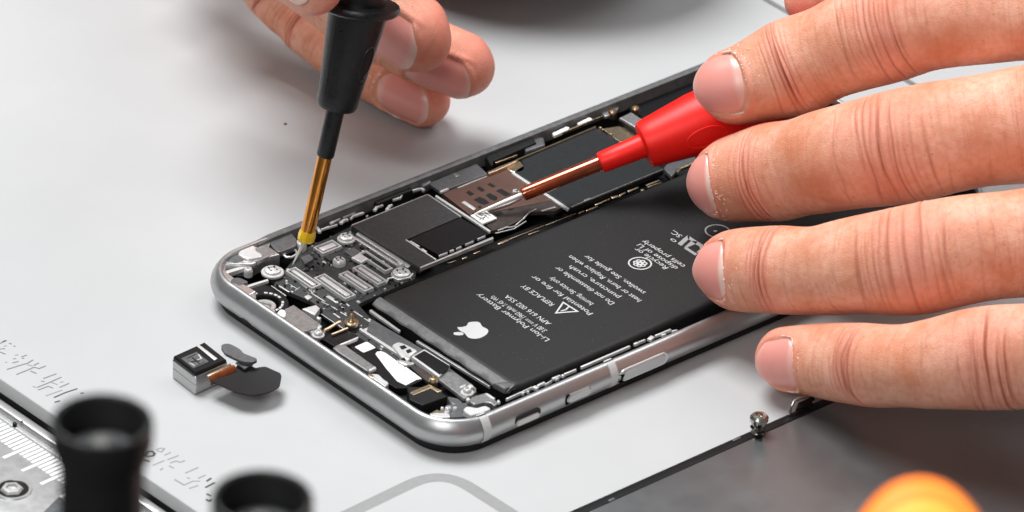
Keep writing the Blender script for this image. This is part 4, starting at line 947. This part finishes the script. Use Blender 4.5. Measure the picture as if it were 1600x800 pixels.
        for t in np.linspace(-1.06, 1.06, 60):
            u = float(t); sv = s1-.22*(s1-s0)*min(abs(u), 1.0)**2.6+.28
            if abs(u) > .93: sv -= (abs(u)-.93)*22
            i = int(np.argmin(abs(s.sl-sv))); ang = u*nw*1.01
            path.append(s.C[i]+(s.r[i]*s.capf[i]-.02+R.normal()*.035)*(math.cos(ang)*s.D[i]*.95+math.sin(ang)*s.B[i])); rad.append(abs(.07+R.normal()*.085)+.03)
        m = MB(); m.tube(path, rad, 7)
        for k in range(s.flakes):                   # dry white flakes of skin round the nail
            u = R.uniform(-1.25, 1.25); sv = s1-.22*(s1-s0)*min(abs(u), 1.0)**2.6+abs(R.normal())*1.1+.3
            if abs(u) > 1.05: sv = R.uniform(s0+2.5, s1+1)
            i = int(np.argmin(abs(s.sl-sv))); ang = u*nw; q = lambda da, di: s.C[min(max(i+di, 0), len(s.sl)-1)]+(s.r[i]*s.capf[i]-.02)*(math.cos(ang+da)*s.D[i]*.95+math.sin(ang+da)*s.B[i])
            w_ = R.uniform(.04, .10); m.tube([q(0, 0), q(R.normal()*.05, int(R.integers(-3, 4)))], w_, 6)
        m.build('cuticle', CUT, parent)
    def mesh(s, name):
        me = bpy.data.meshes.new(name); me.from_pydata(s.V.tolist(), [], s.F.tolist()+[s.cap0, s.cap1])
        for n, a in (('tone', s.tone), ('crease', s.cre)):
            at = me.attributes.new(n, 'FLOAT', 'POINT'); at.data.foreach_set('value', a.astype(np.float32))
        bm = bmesh.new(); bm.from_mesh(me); bmesh.ops.recalc_face_normals(bm, faces=bm.faces); bm.to_mesh(me); bm.free()
        return me
def blob(centre, ax, name):
    """closed ellipsoid; ax: three half-axis vectors"""
    bm = bmesh.new(); bmesh.ops.create_uvsphere(bm, u_segments=48, v_segments=32, radius=1)
    A = np.array(ax).T
    for v in bm.verts: v.co = Vector(np.array(centre)+A@np.array(v.co))
    bmesh.ops.recalc_face_normals(bm, faces=bm.faces)
    me = bpy.data.meshes.new(name); bm.to_mesh(me); bm.free(); return me
def make_hand(name, label, fingers, blobs, org):
    obs = []
    for k, me in enumerate([f.mesh('f') for f in fingers]+blobs):
        o = bpy.data.objects.new('tmp', me); COL.objects.link(o); obs.append(o)
    base = obs[len(fingers)]                      # the palm collects the fingers
    for o in obs:
        if o is base: continue
        md = base.modifiers.new('u', 'BOOLEAN'); md.operation = 'UNION'; md.object = o; md.solver = 'EXACT'
    dg = bpy.context.evaluated_depsgraph_get(); me = bpy.data.meshes.new_from_object(base.evaluated_get(dg))
    for o in obs: d = o.data; bpy.data.objects.remove(o); bpy.data.meshes.remove(d)
    me.name = name
    n = len(me.vertices); co = np.empty(n*3, np.float32); me.vertices.foreach_get('co', co); co = co.reshape(-1, 3)
    # the union scrambles vertex attributes: read them back from the fingers by position
    def key(a): k = np.round(np.asarray(a, np.float64)*200).astype(np.int64)+400000; return (k[:, 0]*1000003+k[:, 1])*1000003+k[:, 2]
    src = key(np.concatenate([f.V for f in fingers]).astype(np.float32)); od = np.argsort(src); ss = src[od]; kq = key(co)
    ii = np.clip(np.searchsorted(ss, kq), 0, len(ss)-1); hit = ss[ii] == kq
    for nm, vals in (('tone', np.concatenate([f.tone for f in fingers])), ('crease', np.concatenate([f.cre for f in fingers]))):
        if nm in me.attributes: me.attributes.remove(me.attributes[nm])
        at = me.attributes.new(nm, 'FLOAT', 'POINT'); at.data.foreach_set('value', np.where(hit, vals[od][ii], 0).astype(np.float32))
    print('matched', hit.mean())
    co = (co-np.array(org, np.float32))*S; me.vertices.foreach_set('co', co.ravel())
    me.materials.clear(); me.materials.append(SKIN)
    me.polygons.foreach_set('material_index', np.zeros(len(me.polygons), np.int32)); me.polygons.foreach_set('use_smooth', np.ones(len(me.polygons), bool)); me.update()
    print(name, n, list(me.attributes.keys()))
    h = bpy.data.objects.new(name, me); COL.objects.link(h); h.location = Vector(org)*S; h['_o'] = tuple(float(x) for x in org)
    tag(h, label, 'hand')
    for f in fingers:
        if f.nail: f.nail_mesh(h)
    return h
def zz(pts, zs): return [(*p, z) for p, z in zip(pts, zs)]
idx = zz([(1091, 138, 54), (1145, 136, 60), (1185, 124, 68), (1230, 108, 75), (1279, 86, 77), (1364, 56, 78), (1431, 34, 78), (1499, 26, 79), (1600, 16, 80), (1720, 5, 84), (1850, 0, 90)], [29, 30.5, 32, 34, 37, 43, 47, 49, 51, 55, 60])
mid = zz([(1083, 287, 58), (1125, 284, 64), (1171, 277, 73), (1229, 266, 77), (1296, 250, 82), (1364, 237, 84), (1465, 217, 89), (1600, 194, 93), (1740, 175, 96), (1860, 165, 98)], [14.5, 16, 18.5, 22, 27, 32, 36, 39, 44, 50])
rng_f = zz([(1085, 424, 52), (1121, 421, 57), (1154, 421, 66), (1235, 424, 69), (1296, 420, 73), (1364, 413, 79), (1431, 404, 84), (1515, 390, 85), (1600, 379, 87), (1740, 362, 90), (1860, 350, 92)], [12.3, 13, 14, 17, 20, 24, 27, 29, 30, 34, 40])
lit = zz([(1180, 567, 42), (1215, 560, 49), (1270, 561, 58), (1322, 567, 63), (1375, 573, 65), (1445, 570, 70), (1515, 562, 77), (1600, 556, 81), (1740, 545, 84), (1860, 535, 86)], [5.6, 6.5, 8.5, 11, 14, 17, 20, 22, 27, 33])
thb = zz([(1229, 14, 33), (1262, 0, 42), (1330, -30, 58), (1500, -80, 80), (1700, -80, 100), (1850, -40, 110)], [33, 34, 36, 42, 50, 52])
FR = [Finger(idx, (0, .10, 1), [((1235, 108), 'd'), ((1400, 44), 'p')], (.35, 9.0, .95, .25, (.55, .5)), 1, flakes=60),
      Finger(mid, (0, -.06, 1), [((1203, 270), 'd'), ((1398, 230), 'p')], (.30, 6.9, .92, .2, (.25, .9)), 2, flakes=55),
      Finger(rng_f, (0, -.02, 1), [((1220, 424), 'd'), ((1432, 404), 'p')], (.30, 8.2, .93, .25, (.2, 1.0)), 3),
      Finger(lit, (0, -.22, 1), [((1358, 572), 'd'), ((1556, 560), 'p')], (.45, 10.6, .98, .25, (.25, .35)), 4, flakes=8),
      Finger(thb, (-.2, 1, -.2), [((1330, -30), 'd')], None, 5)]
pc = U(1960, 250, 56)
BR = [blob(pc, (rv*28, uv*38, -dv*13+uv*2), 'palm'), blob(pc+rv*75-uv*8-dv*6, (rv*70, uv*24, -dv*17), 'wrist')]
make_hand('hand', 'right hand reaching in from the right, four fingers spread over the open phone', FR, BR, tuple(pc))

D_ = zz([(699, 168, 40), (660, 155, 44), (620, 133, 45), (591, 118, 46), (524, 76, 47), (475, 30, 48), (434, -12, 50), (395, -60, 54), (340, -130, 58), (300, -190, 60)], [5.2, 5.3, 5.6, 5.8, 7, 9, 12, 16, 22, 26])
C_ = zz([(771, 118, 50), (740, 110, 53), (700, 95, 55), (655, 74, 56), (600, 45, 57), (541, 11, 58), (468, -47, 59), (390, -115, 62), (320, -180, 64)], [13.5, 14.5, 16, 18, 20, 22, 25, 29, 34])
B_ = zz([(702, 80, 54), (675, 72, 60), (630, 42, 62), (580, 8, 62), (520, -30, 62), (440, -85, 64), (350, -150, 66)], [25, 26, 28, 31, 34, 38, 42])
TH = zz([(487, 19, 40), (491, -14, 46), (500, -70, 54), (480, -150, 62), (410, -240, 72)], [55, 57, 60, 62, 58])
IX = zz([(628, -78, 46), (590, -92, 52), (520, -130, 56), (430, -190, 62), (350, -230, 64)], [52, 54, 56, 56, 54])
FL = [Finger(D_, (-.18, -.42, .88), [((487, 40), 'c'), ((430, -12), 'c')], (2.0, 12.6, .98, .35, (.65, .5)), 11, wrinkle=1.3, ridges=True),
      Finger(C_, (-.28, -.72, .62), [((600, 45), 'd')], (3.9, 14.5, .95, .45, (.75, .4)), 12, ridges=True),
      Finger(B_, (-.36, -.58, .72), [((580, 8), 'd')], (4.6, 15.5, .95, .45, (.75, .4)), 13, ridges=True),
      Finger(TH, (-.62, .15, .75), [((497, -60), 'd')], (.6, 9.5, .95, .4, (.9, .5)), 14),
      Finger(IX, (-.3, .8, .5), [], None, 15)]
pl = U(380, -335, 32); rh_ = np.array([rv[0], rv[1], 0]); rh_ /= np.linalg.norm(rh_); aw_ = np.array([dv[0], dv[1], 0]); aw_ /= np.linalg.norm(aw_); zu = np.array([0, 0, 1.0])
BL = [blob(pl, (rv*24+uv*-8, uv*22+rv*4, -dv*19), 'palm'), blob(pl+rh_*6+aw_*45, (rh_*24, aw_*36, zu*17), 'wrist'), blob(pl+rh_*12+aw_*120, (rh_*28, aw_*62, zu*24), 'forearm')]
lh = make_hand('hand', 'left hand at the top edge with curled fingers holding the black probe', FL, BL, tuple(pl))

# black ellipsoid added out of frame to cast the dark patch on the tabletop
me = blob(U(832, -212, 22), (rh_*33, aw_*24, zu*22), 'sleeve'); m = MB()
m.v = [tuple(v.co) for v in me.vertices]; m.f = [list(p.vertices) for p in me.polygons]; m.m = [0]*len(m.f); bpy.data.meshes.remove(me)
m.build('sleeve', mat("shade_blob_black", (.008, .008, .009), .9, bump=.1, bscale=1.5), lh)
